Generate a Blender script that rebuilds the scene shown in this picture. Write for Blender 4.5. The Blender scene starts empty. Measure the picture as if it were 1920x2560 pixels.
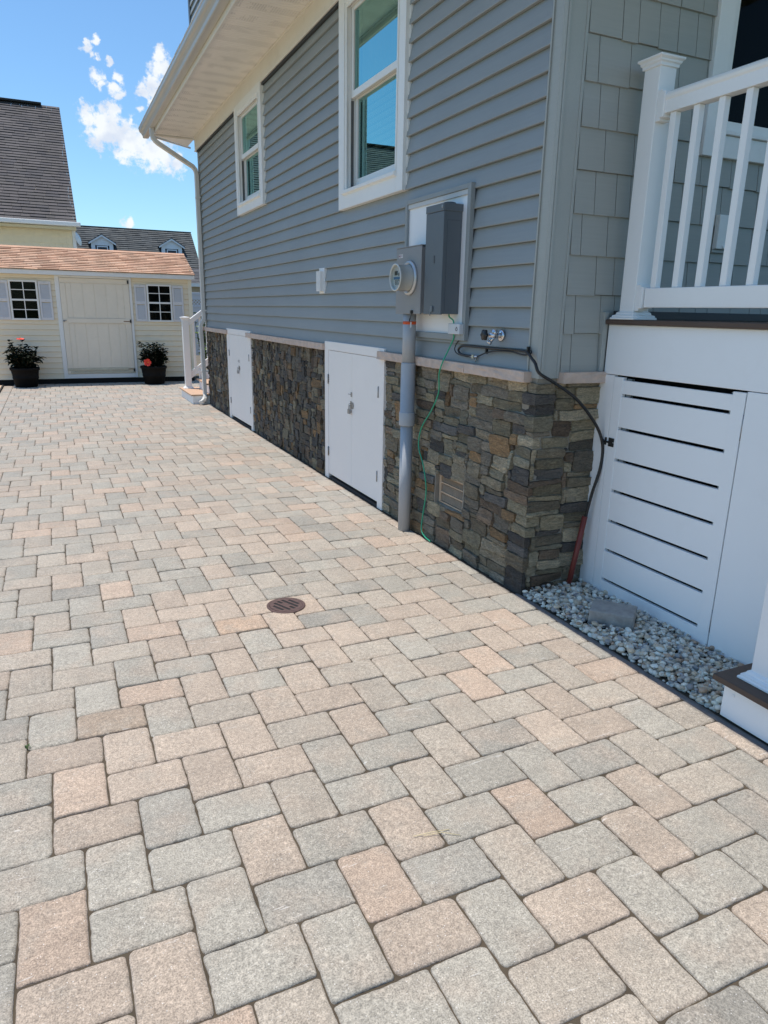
import bpy, math, random
from mathutils import Vector, Matrix, noise
random.seed(7)
S = bpy.context.scene
COL = S.collection
R = math.radians

# ------------------------------------------------------------------ camera
cd = bpy.data.cameras.new("camera"); cam = bpy.data.objects.new("camera", cd); COL.objects.link(cam)
cr = Vector((0.90929613, -0.41574595, 0.0183261)); cu = Vector((0.09828895, 0.25734653, 0.96130747)); cf = Vector((0.40437585, 0.87231191, -0.27486744))
cam.matrix_world = Matrix(((cr.x, cu.x, -cf.x, -2.38161), (cr.y, cu.y, -cf.y, -3.17806), (cr.z, cu.z, -cf.z, 1.6), (0, 0, 0, 1)))
cd.sensor_fit = 'HORIZONTAL'; cd.sensor_width = 36; cd.lens = 36 * 1752.0 / 1920; cd.clip_start = 0.05; cd.clip_end = 2000
S.camera = cam

# ------------------------------------------------------------------ sun, sky, exposure
SUN = Vector((-0.176, 0.172, 1.0)).normalized()
ELEV = math.asin(SUN.z); AZ = math.atan2(SUN.x, SUN.y)
sl = bpy.data.lights.new("sun", 'SUN'); sl.energy = 4.0; sl.angle = R(0.53); sl.color = (1.0, 0.935, 0.85)
so = bpy.data.objects.new("sun", sl); COL.objects.link(so); so.rotation_euler = (-SUN).to_track_quat('-Z', 'Y').to_euler(); so.location = (-3, 4, 12)
S.view_settings.view_transform = 'Standard'; S.view_settings.look = 'None'; S.view_settings.exposure = 0.36; S.view_settings.gamma = 1
S.view_settings.use_curve_mapping = False
try:
    S.cycles.max_bounces = 8; S.cycles.diffuse_bounces = 4; S.cycles.glossy_bounces = 4; S.cycles.transparent_max_bounces = 8
    S.cycles.caustics_reflective = False; S.cycles.caustics_refractive = False; S.cycles.use_denoising = True
except Exception: pass

W = bpy.data.worlds.new("World"); S.world = W; W.use_nodes = True
nt = W.node_tree; nt.nodes.clear(); N = nt.nodes.new; LK = nt.links.new
out = N('ShaderNodeOutputWorld'); bg = N('ShaderNodeBackground'); bg.inputs[1].default_value = 0.135; LK(bg.outputs[0], out.inputs[0])
sky = N('ShaderNodeTexSky'); sky.sky_type = 'NISHITA'; sky.sun_disc = False; sky.sun_elevation = ELEV; sky.sun_rotation = AZ
sky.air_density = 1.0; sky.dust_density = 0.4; sky.ozone_density = 2.0
tc = N('ShaderNodeTexCoord')
BL = [(0.0596, 0.974, 0.2186, 0.0093), (0.0661, 0.975, 0.212, 0.0114), (0.0753, 0.9749, 0.2093, 0.0155), (0.0869, 0.9747, 0.206, 0.0175), (0.0784, 0.9771, 0.1978, 0.0206), (0.0945, 0.9754, 0.1992, 0.0186), (0.106, 0.9763, 0.1889, 0.0227), (0.1181, 0.9754, 0.186, 0.0206), (0.1344, 0.9742, 0.1811, 0.0227), (0.1468, 0.9733, 0.1765, 0.0155), (0.1593, 0.9722, 0.1719, 0.0134), (0.072, 0.9777, 0.1972, 0.0114), (0.0674, 0.9581, 0.2785, 0.0093), (0.0722, 0.9597, 0.2718, 0.0062), (0.0783, 0.959, 0.2724, 0.0046), (0.0879, 0.9595, 0.2675, 0.0052), (0.0745, 0.9649, 0.2517, 0.0114), (0.0818, 0.9659, 0.2456, 0.0093), (0.0925, 0.9657, 0.2425, 0.0093), (0.0972, 0.9619, 0.2555, 0.0103), (0.0985, 0.966, 0.2389, 0.0083), (0.0897, 0.9705, 0.2237, 0.0134), (0.0942, 0.9712, 0.2191, 0.0083), (0.1072, 0.9718, 0.21, 0.0052), (0.1437, 0.9496, 0.2786, 0.0124), (0.1418, 0.9529, 0.2682, 0.0134), (0.1481, 0.9521, 0.2674, 0.0144), (0.1374, 0.9571, 0.2552, 0.0134), (0.137, 0.9603, 0.2432, 0.0124), (0.1245, 0.9599, 0.2512, 0.0083), (0.1241, 0.9625, 0.2413, 0.0093), (0.1302, 0.9631, 0.2354, 0.0083), (0.1217, 0.9669, 0.2245, 0.0062), (0.098, 0.99, 0.1015, 0.0093), (0.0664, 0.9565, 0.2842, 0.0062), (0.0755, 0.9553, 0.286, 0.0052)]
def wm(op, a, b=None):
    n = N('ShaderNodeMath'); n.operation = op
    for i, v in enumerate((a, b)):
        if v is None: continue
        if hasattr(v, 'is_output'): LK(v, n.inputs[i])
        else: n.inputs[i].default_value = v
    return n.outputs[0]
nw = N('ShaderNodeTexNoise'); nw.inputs['Scale'].default_value = 70; nw.inputs['Detail'].default_value = 5; LK(tc.outputs['Generated'], nw.inputs['Vector'])
w1 = N('ShaderNodeVectorMath'); w1.operation = 'SUBTRACT'; LK(nw.outputs['Color'], w1.inputs[0]); w1.inputs[1].default_value = (0.5, 0.5, 0.5)
w2 = N('ShaderNodeVectorMath'); w2.operation = 'SCALE'; LK(w1.outputs[0], w2.inputs[0]); w2.inputs['Scale'].default_value = 0.022
w3 = N('ShaderNodeVectorMath'); w3.operation = 'ADD'; LK(tc.outputs['Generated'], w3.inputs[0]); LK(w2.outputs[0], w3.inputs[1])
acc = None
for bi, (x, y, z, rr) in enumerate(BL):
    d = N('ShaderNodeVectorMath'); d.operation = 'DISTANCE'; LK(w3.outputs[0], d.inputs[0]); d.inputs[1].default_value = Vector((x, y, z)).normalized()
    m = N('ShaderNodeMapRange'); m.inputs[1].default_value = 0; m.inputs[2].default_value = rr * (1.55 if bi < 12 else 1.2); m.inputs[3].default_value = 1; m.inputs[4].default_value = 0; LK(d.outputs['Value'], m.inputs[0])
    acc = m.outputs[0] if acc is None else wm('MAXIMUM', acc, m.outputs[0])
n1 = N('ShaderNodeTexNoise'); n1.inputs['Scale'].default_value = 95; n1.inputs['Detail'].default_value = 9; n1.inputs['Roughness'].default_value = 0.68; LK(tc.outputs['Generated'], n1.inputs['Vector'])
v = wm('ADD', acc, wm('MULTIPLY', wm('SUBTRACT', n1.outputs[0], 0.5), 1.9))
gate = wm('MULTIPLY', acc, 4.0)
mr = N('ShaderNodeMapRange'); mr.interpolation_type = 'SMOOTHSTEP'; mr.inputs[1].default_value = 0.18; mr.inputs[2].default_value = 0.72; LK(v, mr.inputs[0])
mr.inputs[4].default_value = 0.96
gm = N('ShaderNodeClamp'); LK(gate, gm.inputs[0])
mask = wm('MULTIPLY', mr.outputs[0], gm.outputs[0])
n2 = N('ShaderNodeTexNoise'); n2.inputs['Scale'].default_value = 34; n2.inputs['Detail'].default_value = 6; LK(tc.outputs['Generated'], n2.inputs['Vector'])
rp = N('ShaderNodeValToRGB'); rp.color_ramp.elements[0].position = 0.38; rp.color_ramp.elements[0].color = (4.3, 4.7, 5.4, 1); rp.color_ramp.elements[1].position = 0.56; rp.color_ramp.elements[1].color = (5.6, 5.8, 5.9, 1); LK(n2.outputs[0], rp.inputs[0])
mx = N('ShaderNodeMixRGB'); LK(mask, mx.inputs[0]); tint = N('ShaderNodeVectorMath'); tint.operation = 'MULTIPLY'; LK(sky.outputs[0], tint.inputs[0]); tint.inputs[1].default_value = (0.68, 0.90, 1.02); LK(tint.outputs[0], mx.inputs[1]); LK(rp.outputs[0], mx.inputs[2]); LK(mx.outputs[0], bg.inputs[0])

# ------------------------------------------------------------------ material helpers
def newmat(name):
    m = bpy.data.materials.new(name); m.use_nodes = True; t = m.node_tree; t.nodes.clear()
    o = t.nodes.new('ShaderNodeOutputMaterial'); p = t.nodes.new('ShaderNodeBsdfPrincipled'); t.links.new(p.outputs[0], o.inputs[0])
    return m, t, p
def noise_n(t, vec, scale, detail=4, rough=0.55, dist=0.0):
    n = t.nodes.new('ShaderNodeTexNoise'); n.inputs['Scale'].default_value = scale; n.inputs['Detail'].default_value = detail; n.inputs['Roughness'].default_value = rough; n.inputs['Distortion'].default_value = dist
    t.links.new(vec, n.inputs['Vector']); return n
def mapping(t, scale):
    g = t.nodes.new('ShaderNodeTexCoord'); mp = t.nodes.new('ShaderNodeMapping'); mp.inputs['Scale'].default_value = scale
    t.links.new(g.outputs['Object'], mp.inputs['Vector']); return mp.outputs[0]
def rng(t, src, a, b, c, d):
    m = t.nodes.new('ShaderNodeMapRange'); m.inputs[1].default_value = a; m.inputs[2].default_value = b; m.inputs[3].default_value = c; m.inputs[4].default_value = d
    t.links.new(src, m.inputs[0]); return m.outputs[0]
def mul(t, colsrc, valsrc):
    m = t.nodes.new('ShaderNodeVectorMath'); m.operation = 'SCALE'; t.links.new(colsrc, m.inputs[0]); t.links.new(valsrc, m.inputs['Scale']); return m.outputs[0]
def mixc(t, fac, a, b, mode='MIX'):
    m = t.nodes.new('ShaderNodeMixRGB'); m.blend_type = mode
    for i, v in enumerate((fac, a, b)):
        if hasattr(v, 'is_output'): t.links.new(v, m.inputs[i])
        elif i == 0: m.inputs[0].default_value = v
        else: m.inputs[i].default_value = (*v, 1)
    return m.outputs[0]
def bump(t, p, h, strength, dist=0.002):
    b = t.nodes.new('ShaderNodeBump'); b.inputs['Strength'].default_value = strength; b.inputs['Distance'].default_value = dist
    t.links.new(h, b.inputs['Height']); t.links.new(b.outputs[0], p.inputs['Normal'])
def basic(name, col, rough=0.5, var=0.06, vs=3.0, spec=0.5, metal=0.0, bs=0.0, bscale=200, stretch=(1, 1, 1), dirt=0.0, dirtcol=(0.2, 0.17, 0.12), attr=False):
    m, t, p = newmat(name); vec = mapping(t, stretch)
    n = noise_n(t, vec, vs, 6, 0.6)
    if attr:
        a = t.nodes.new('ShaderNodeAttribute'); a.attribute_name = 'col'; base = a.outputs[0]
    else:
        c = t.nodes.new('ShaderNodeRGB'); c.outputs[0].default_value = (*col, 1); base = c.outputs[0]
    cc = mul(t, base, rng(t, n.outputs[0], 0.25, 0.75, 1 - var, 1 + var))
    if dirt > 0:
        n3 = noise_n(t, vec, vs * 4.3, 8, 0.7); cc = mixc(t, rng(t, n3.outputs[0], 0.55, 0.8, 0, dirt), cc, dirtcol)
    t.links.new(cc, p.inputs['Base Color'])
    p.inputs['Roughness'].default_value = rough; p.inputs['Metallic'].default_value = metal
    p.inputs['Specular IOR Level'].default_value = spec
    if bs > 0:
        n2 = noise_n(t, vec, bscale, 3, 0.6); bump(t, p, n2.outputs[0], bs)
    return m
EAVE = basic('eave_beige', (0.80, 0.77, 0.72), 0.38, 0.04, 1.5, bs=0.05, bscale=60, dirt=0.25, dirtcol=(0.36, 0.33, 0.28))
GUTTERM = basic('gutter_weathered', (0.50, 0.485, 0.455), 0.33, 0.08, 1.5, stretch=(6, 0.4, 6), dirt=0.4, dirtcol=(0.28, 0.26, 0.23))
SPOUT = basic('downspout_white', (0.66, 0.65, 0.62), 0.38, 0.05, 1.5, dirt=0.25, dirtcol=(0.36, 0.33, 0.28))
WHITE = basic('white_vinyl', (0.85, 0.85, 0.84), 0.32, 0.02, 1.5, bs=0.03, bscale=60, dirt=0.10, dirtcol=(0.55, 0.52, 0.46))
TRIM = basic('white_trim', (0.84, 0.84, 0.82), 0.42, 0.03, 2.0, bs=0.05, bscale=90, dirt=0.22, dirtcol=(0.48, 0.44, 0.38))
PAINT = basic('white_paint', (0.90, 0.90, 0.89), 0.5, 0.02, 1.3, bs=0.05, bscale=30, dirt=0.10, dirtcol=(0.55, 0.52, 0.48))
BOARD = basic('white_board', (0.86, 0.86, 0.87), 0.35, 0.02, 2.0, bs=0.03)
DARKGAP = basic('dark_void', (0.012, 0.012, 0.012), 0.9, 0.0)
GREYBOX = basic('grey_enamel', (0.11, 0.128, 0.145), 0.42, 0.05, 4, bs=0.05, bscale=300)
GREYMETER = basic('meter_grey', (0.27, 0.27, 0.272), 0.45, 0.05, 4, bs=0.05, bscale=300)
PVC = basic('grey_pvc', (0.40, 0.42, 0.445), 0.42, 0.06, 4, bs=0.04, bscale=60, dirt=0.2, dirtcol=(0.3, 0.28, 0.25))
STEEL = basic('galvanised_steel', (0.35, 0.34, 0.33), 0.4, 0.2, 40, metal=0.8)
CHROME = basic('chrome', (0.62, 0.62, 0.64), 0.22, 0.1, 60, metal=1.0)
BLACK = basic('black_rubber', (0.012, 0.012, 0.013), 0.38, 0.1, 50)
BLACKM = basic('black_iron', (0.02, 0.02, 0.02), 0.45, 0.1, 50)
GREEN = basic('green_wire', (0.02, 0.36, 0.20), 0.4, 0.05, 50)
REDTUBE = basic('rust_red_tube', (0.20, 0.038, 0.026), 0.5, 0.12, 30)
ORANGE = basic('orange_tape', (0.65, 0.09, 0.015), 0.5, 0.05, 50)
IRON = basic('cast_iron', (0.085, 0.05, 0.045), 0.75, 0.35, 35, bs=0.5, bscale=500, dirt=0.5, dirtcol=(0.16, 0.075, 0.05))
DECK = basic('brown_deck_board', (0.095, 0.06, 0.043), 0.6, 0.15, 6, stretch=(6, 0.6, 6), bs=0.2, bscale=60)
TREAD = basic('tan_tread', (0.50, 0.33, 0.22), 0.6, 0.08, 6, stretch=(1, 5, 1), bs=0.2, bscale=60)
CURT = basic('curtain_cloth', (0.75, 0.76, 0.70), 0.9, 0.05, 6)
ROOM = basic('room_dark', (0.05, 0.05, 0.045), 0.9, 0.1, 3)

def siding_mat(name, col, along=1):
    m, t, p = newmat(name)
    st = (30, 0.9, 30) if along == 1 else (0.9, 30, 30)
    vec = mapping(t, st); n = noise_n(t, vec, 3.2, 6, 0.65); v2 = mapping(t, (1, 1, 1)); n2 = noise_n(t, v2, 0.9, 3); n4 = noise_n(t, v2, 7, 7, 0.7)
    c = t.nodes.new('ShaderNodeRGB'); c.outputs[0].default_value = (*col, 1)
    cc = mul(t, c.outputs[0], rng(t, n2.outputs[0], 0.3, 0.7, 0.95, 1.05)); cc = mul(t, cc, rng(t, n.outputs[0], 0.3, 0.7, 0.96, 1.04))
    cc = mixc(t, rng(t, n4.outputs[0], 0.56, 0.8, 0, 0.18), cc, (0.36, 0.35, 0.32))
    t.links.new(cc, p.inputs['Base Color']); p.inputs['Roughness'].default_value = 0.5; p.inputs['Specular IOR Level'].default_value = 0.4
    bump(t, p, n.outputs[0], 0.35, 0.0015)
    return m
SIDING = siding_mat('blue_grey_siding', (0.295, 0.318, 0.322))
CORNER = siding_mat('grey_green_trim', (0.385, 0.40, 0.375))
SHINGLE = siding_mat('grey_shingle', (0.37, 0.378, 0.35), 0)
YSIDE = siding_mat('cream_siding', (0.88, 0.78, 0.60), 0)

def paver_mat():
    m, t, p = newmat('concrete_paver')
    a = t.nodes.new('ShaderNodeAttribute'); a.attribute_name = 'col'
    vec = mapping(t, (1, 1, 1))
    fine = noise_n(t, vec, 230, 3, 0.7); mid = noise_n(t, vec, 62, 5, 0.7); big = noise_n(t, vec, 9, 4, 0.6)
    patch = noise_n(t, vec, 5.5, 3, 0.5)
    cc = mixc(t, rng(t, patch.outputs[0], 0.48, 0.66, 0, 0.45), a.outputs[0], (0.362, 0.290, 0.226))
    patch2 = noise_n(t, mapping(t, (1.0, 1.0, 1.0)), 8.7, 3, 0.5); cc = mixc(t, rng(t, patch2.outputs[0], 0.54, 0.68, 0, 0.35), cc, (0.305, 0.272, 0.224))
    cc = mul(t, cc, rng(t, big.outputs[0], 0.3, 0.7, 0.90, 1.10))
    cc = mul(t, cc, rng(t, mid.outputs[0], 0.3, 0.7, 0.72, 1.28))
    cc = mul(t, cc, rng(t, fine.outputs[0], 0.32, 0.68, 0.55, 1.45))
    vo = t.nodes.new('ShaderNodeTexVoronoi'); vo.inputs['Scale'].default_value = 150; t.links.new(vec, vo.inputs['Vector'])
    # pale aggregate grains, only a few of the cells
    sp = rng(t, vo.outputs['Distance'], 0.12, 0.26, 1, 0)
    wn = t.nodes.new('ShaderNodeSeparateColor'); t.links.new(vo.outputs['Color'], wn.inputs[0])
    sel = rng(t, wn.outputs[0], 0.86, 0.90, 0, 0.75); m1 = t.nodes.new('ShaderNodeMath'); m1.operation = 'MULTIPLY'; t.links.new(sp, m1.inputs[0]); t.links.new(sel, m1.inputs[1])
    cc = mixc(t, m1.outputs[0], cc, (0.80, 0.78, 0.74))
    sel2 = rng(t, wn.outputs[1], 0.86, 0.90, 0, 0.6); m2 = t.nodes.new('ShaderNodeMath'); m2.operation = 'MULTIPLY'; t.links.new(sp, m2.inputs[0]); t.links.new(sel2, m2.inputs[1])
    cc = mixc(t, m2.outputs[0], cc, (0.13, 0.11, 0.095))
    st = noise_n(t, vec, 2.3, 7, 0.7, 0.8)
    cc = mixc(t, rng(t, st.outputs[0], 0.62, 0.78, 0, 0.30), cc, (0.24, 0.20, 0.155))
    scv = mapping(t, (4, 38, 4)); sc = noise_n(t, scv, 2.2, 3, 0.5, 1.4)
    cc = mixc(t, rng(t, sc.outputs[0], 0.70, 0.725, 0, 0.4), cc, (0.72, 0.70, 0.66))
    t.links.new(cc, p.inputs['Base Color']); p.inputs['Roughness'].default_value = 0.78; p.inputs['Specular IOR Level'].default_value = 0.45
    try: p.inputs['Sheen Weight'].default_value = 0.22; p.inputs['Sheen Roughness'].default_value = 0.45
    except Exception: pass
    ad = t.nodes.new('ShaderNodeMath'); ad.operation = 'ADD'; t.links.new(fine.outputs[0], ad.inputs[0]); t.links.new(mid.outputs[0], ad.inputs[1])
    bump(t, p, ad.outputs[0], 0.75, 0.0025)
    return m
PAVER = paver_mat()
JOINT = basic('joint_sand', (0.065, 0.05, 0.033), 0.95, 0.35, 9, bs=0.6, bscale=300, dirt=0.5, dirtcol=(0.07, 0.085, 0.035))

def stone_mat(name='ledge_stone'):
    m, t, p = newmat(name)
    a = t.nodes.new('ShaderNodeAttribute'); a.attribute_name = 'col'
    vec = mapping(t, (1, 1, 1)); vs = mapping(t, (1, 1, 3.8))
    n = noise_n(t, vs, 16, 9, 0.72, 1.2); f = noise_n(t, vs, 75, 6, 0.7); n3 = noise_n(t, vec, 11, 5, 0.6)
    cc = mul(t, a.outputs[0], rng(t, n.outputs[0], 0.3, 0.7, 0.5, 1.55)); cc = mul(t, cc, rng(t, f.outputs[0], 0.3, 0.7, 0.6, 1.45))
    cc = mixc(t, rng(t, n3.outputs[0], 0.55, 0.72, 0, 0.4), cc, (0.15, 0.105, 0.06))
    cc = mixc(t, rng(t, noise_n(t, vec, 24, 6, 0.7).outputs[0], 0.6, 0.78, 0, 0.55), cc, (0.045, 0.042, 0.042))
    t.links.new(cc, p.inputs['Base Color']); p.inputs['Roughness'].default_value = 0.8; p.inputs['Specular IOR Level'].default_value = 0.35
    ad = t.nodes.new('ShaderNodeMath'); ad.operation = 'ADD'; t.links.new(n.outputs[0], ad.inputs[0]); t.links.new(f.outputs[0], ad.inputs[1])
    bump(t, p, ad.outputs[0], 1.0, 0.022)
    return m
STONE = stone_mat()
MORTAR = basic('mortar', (0.31, 0.275, 0.225), 0.95, 0.2, 20, bs=0.6, bscale=150)
CAP = basic('limestone_cap', (0.58, 0.45, 0.37), 0.85, 0.16, 14, bs=0.8, bscale=60, dirt=0.35, dirtcol=(0.36, 0.28, 0.23))
PEB = basic('pebble', (0.5, 0.5, 0.48), 0.6, 0.12, 60, attr=True, bs=0.1)
BRICKM = basic('grey_block', (0.34, 0.315, 0.285), 0.85, 0.3, 22, bs=1.0, bscale=90, dirt=0.35, dirtcol=(0.18, 0.165, 0.15))
ROOFM = basic('roof_shingle', (0.1, 0.1, 0.1), 0.9, 0.3, 2.2, bs=0.5, bscale=120, attr=True, stretch=(1, 0.35, 0.35))
STAINROOF = basic('stained_roof', (0.1, 0.1, 0.1), 0.9, 0.2, 2.2, bs=0.5, bscale=120, attr=True, stretch=(0.8, 0.12, 0.12), dirt=0.65, dirtcol=(0.045, 0.04, 0.048))
LEAF = basic('hibiscus_leaf', (0.007, 0.013, 0.006), 0.55, 0.4, 8, spec=0.15)
LEAF2 = basic('shrub_leaf', (0.10, 0.19, 0.03), 0.5, 0.4, 8)
STEM = basic('stem', (0.07, 0.05, 0.03), 0.8, 0.2, 20)
REDF = basic('hibiscus_red', (0.80, 0.06, 0.035), 0.5, 0.1, 20)
YELF = basic('yellow_petal', (0.75, 0.5, 0.03), 0.5, 0.1, 20)
BARREL = basic('barrel_plastic', (0.008, 0.007, 0.0065), 0.75, 0.3, 5, stretch=(6, 6, 1), bs=0.3, bscale=60, spec=0.15)
GROUND = basic('ground_soil', (0.13, 0.11, 0.08), 0.95, 0.3, 1.5, bs=0.5, bscale=20)
LAWN = basic('lawn', (0.06, 0.10, 0.03), 0.95, 0.3, 1.5, bs=0.5, bscale=20)
TANSLAB = basic('tan_slab', (0.50, 0.38, 0.25), 0.85, 0.1, 3, bs=0.3, bscale=120)
DOORP = basic('aged_cream_paint', (0.84, 0.76, 0.63), 0.6, 0.04, 3, bs=0.2, bscale=80, dirt=0.3, dirtcol=(0.6, 0.55, 0.43))
WORN = basic('peeling_board', (0.62, 0.57, 0.44), 0.75, 0.15, 5, bs=0.5, bscale=60, dirt=1.0, dirtcol=(0.10, 0.08, 0.055), stretch=(1, 1, 4))

def glass_mat(name, tint, ior=1.9, fac_add=0.0):
    m = bpy.data.materials.new(name); m.use_nodes = True; t = m.node_tree; t.nodes.clear()
    o = t.nodes.new('ShaderNodeOutputMaterial'); mix = t.nodes.new('ShaderNodeMixShader'); tr = t.nodes.new('ShaderNodeBsdfTransparent'); gl = t.nodes.new('ShaderNodeBsdfGlossy'); fr = t.nodes.new('ShaderNodeFresnel')
    tr.inputs[0].default_value = (0.6, 0.62, 0.56, 1); gl.inputs[0].default_value = (*tint, 1); gl.inputs['Roughness'].default_value = 0.0; fr.inputs[0].default_value = ior
    ad = t.nodes.new('ShaderNodeMath'); ad.operation = 'ADD'; ad.use_clamp = True; ad.inputs[1].default_value = fac_add; t.links.new(fr.outputs[0], ad.inputs[0])
    ge = t.nodes.new('ShaderNodeNewGeometry'); sb = t.nodes.new('ShaderNodeMath'); sb.operation = 'SUBTRACT'; sb.use_clamp = True; t.links.new(ad.outputs[0], sb.inputs[0]); t.links.new(ge.outputs['Backfacing'], sb.inputs[1])
    t.links.new(sb.outputs[0], mix.inputs[0]); t.links.new(tr.outputs[0], mix.inputs[1]); t.links.new(gl.outputs[0], mix.inputs[2]); t.links.new(mix.outputs[0], o.inputs[0])
    return m
GLASS = glass_mat('low_e_glass', (0.50, 0.95, 0.93), 2.2, 0.34)
GLASSD = glass_mat('plain_glass', (0.26, 0.26, 0.25), 1.4, 0.0)
METERGLASS = glass_mat('meter_glass', (0.8, 0.8, 0.8), 1.25, 0.0)
METERGLASS.node_tree.nodes['Transparent BSDF'].inputs[0].default_value = (0.9, 0.92, 0.92, 1)

# ------------------------------------------------------------------ mesh helpers
class MB:
    def __init__(s): s.v = []; s.f = []; s.c = []; s.cur = None; s.sm = []; s.smooth = False
    def add(s, vs, fs, col=None):
        b = len(s.v); s.v += [tuple(v) for v in vs]; s.f += [tuple(i + b for i in f) for f in fs]
        c = col or s.cur
        if c is not None: s.c += [c] * len(vs)
        s.sm += [s.smooth] * len(fs)
        return s
    def box(s, x0, x1, y0, y1, z0, z1, M=None, col=None):
        vs = [Vector((x, y, z)) for x in (x0, x1) for y in (y0, y1) for z in (z0, z1)]
        if M is not None: vs = [M @ v for v in vs]
        return s.add(vs, [(0, 1, 3, 2), (4, 6, 7, 5), (0, 4, 5, 1), (2, 3, 7, 6), (0, 2, 6, 4), (1, 5, 7, 3)], col)
    def prism(s, prof, axis, a, b, caps=True, closed=True, col=None):
        """prof: list of 2D points; axis 0: (y,z) 1: (x,z) 2: (x,y)"""
        def p3(p, t):
            if axis == 0: return (t, p[0], p[1])
            if axis == 1: return (p[0], t, p[1])
            return (p[0], p[1], t)
        n = len(prof); vs = [p3(p, a) for p in prof] + [p3(p, b) for p in prof]
        fs = [(i, (i + 1) % n, n + (i + 1) % n, n + i) for i in range(n if closed else n - 1)]
        if caps and closed: fs += [tuple(range(n - 1, -1, -1)), tuple(range(n, 2 * n))]
        return s.add(vs, fs, col)
    def tube(s, pts, r, n=10, caps=True):
        pts = [Vector(p) for p in pts]; rs = r if isinstance(r, (list, tuple)) else [r] * len(pts)
        vs = []; fs = []; up = Vector((0, 0, 1)); prev = None
        for i, p in enumerate(pts):
            d = (pts[min(i + 1, len(pts) - 1)] - pts[max(i - 1, 0)]).normalized()
            if prev is None:
                a = d.cross(up if abs(d.z) < 0.9 else Vector((1, 0, 0))).normalized()
            else:
                a = (prev - d * prev.dot(d)).normalized()
            prev = a; b = d.cross(a)
            for k in range(n):
                t = 2 * math.pi * k / n; vs.append(p + (a * math.cos(t) + b * math.sin(t)) * rs[i])
        for i in range(len(pts) - 1):
            for k in range(n): fs.append((i * n + k, i * n + (k + 1) % n, (i + 1) * n + (k + 1) % n, (i + 1) * n + k))
        if caps: fs += [tuple(range(n - 1, -1, -1)), tuple(range((len(pts) - 1) * n, len(pts) * n))]
        sm = s.smooth; s.smooth = True; s.add(vs, fs); s.smooth = sm; return s
    def lathe(s, prof, c, n=32, axis='z'):
        """prof (r, h) list"""
        vs = []; fs = []
        for (r, h) in prof:
            for k in range(n):
                t = 2 * math.pi * k / n; a, b = r * math.cos(t), r * math.sin(t)
                vs.append((c[0] + a, c[1] + b, c[2] + h) if axis == 'z' else (c[0] - h, c[1] + a, c[2] + b))
        for i in range(len(prof) - 1):
            for k in range(n): fs.append((i * n + k, i * n + (k + 1) % n, (i + 1) * n + (k + 1) % n, (i + 1) * n + k))
        fs += [tuple(range(n - 1, -1, -1)), tuple(range((len(prof) - 1) * n, len(prof) * n))]
        return s.add(vs, fs)
    def obj(s, name, mat, parent=None, bevel=0, auto=False):
        me = bpy.data.meshes.new(name); me.from_pydata(s.v, [], s.f)
        if s.c and len(s.c) == len(s.v):
            at = me.color_attributes.new('col', 'FLOAT_COLOR', 'POINT')
            at.data.foreach_set('color', [x for c in s.c for x in (c[0], c[1], c[2], 1.0)])
        if any(s.sm): me.polygons.foreach_set('use_smooth', s.sm)
        me.update(); me.materials.append(mat)
        import bmesh
        bm = bmesh.new(); bm.from_mesh(me); bmesh.ops.recalc_face_normals(bm, faces=bm.faces); bm.to_mesh(me); bm.free()
        o = bpy.data.objects.new(name, me); COL.objects.link(o)
        if parent is not None: o.parent = parent; o.matrix_parent_inverse = parent.matrix_world.inverted()
        if bevel:
            b = o.modifiers.new('bevel', 'BEVEL'); b.width = bevel; b.segments = 2; b.limit_method = 'ANGLE'; b.angle_limit = R(40)
        return o
def thing(name, label, cat, loc=(0, 0, 0), group=None):
    o = bpy.data.objects.new(name, None); COL.objects.link(o); o.location = loc; o.empty_display_size = 0.1
    o['label'] = label; o['category'] = cat
    if group: o['group'] = group
    o.matrix_world = Matrix.Translation(loc)
    return o
def tag(o, label, cat, group=None):
    o['label'] = label; o['category'] = cat
    if group: o['group'] = group
    return o
def struct(o): o['kind'] = 'structure'; return o

def fbm(x, y, z=0.0, o=3): return noise.fractal(Vector((x, y, z)), 1.0, 2.0, o)

# ------------------------------------------------------------------ GROUND
b = MB(); b.box(-300, 300, -300, 300, -0.35, -0.10); struct(b.obj('ground', LAWN))
b = MB(); b.box(-9, 8, -8, 30, -0.099, -0.06); struct(b.obj('soil', GROUND))

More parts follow.
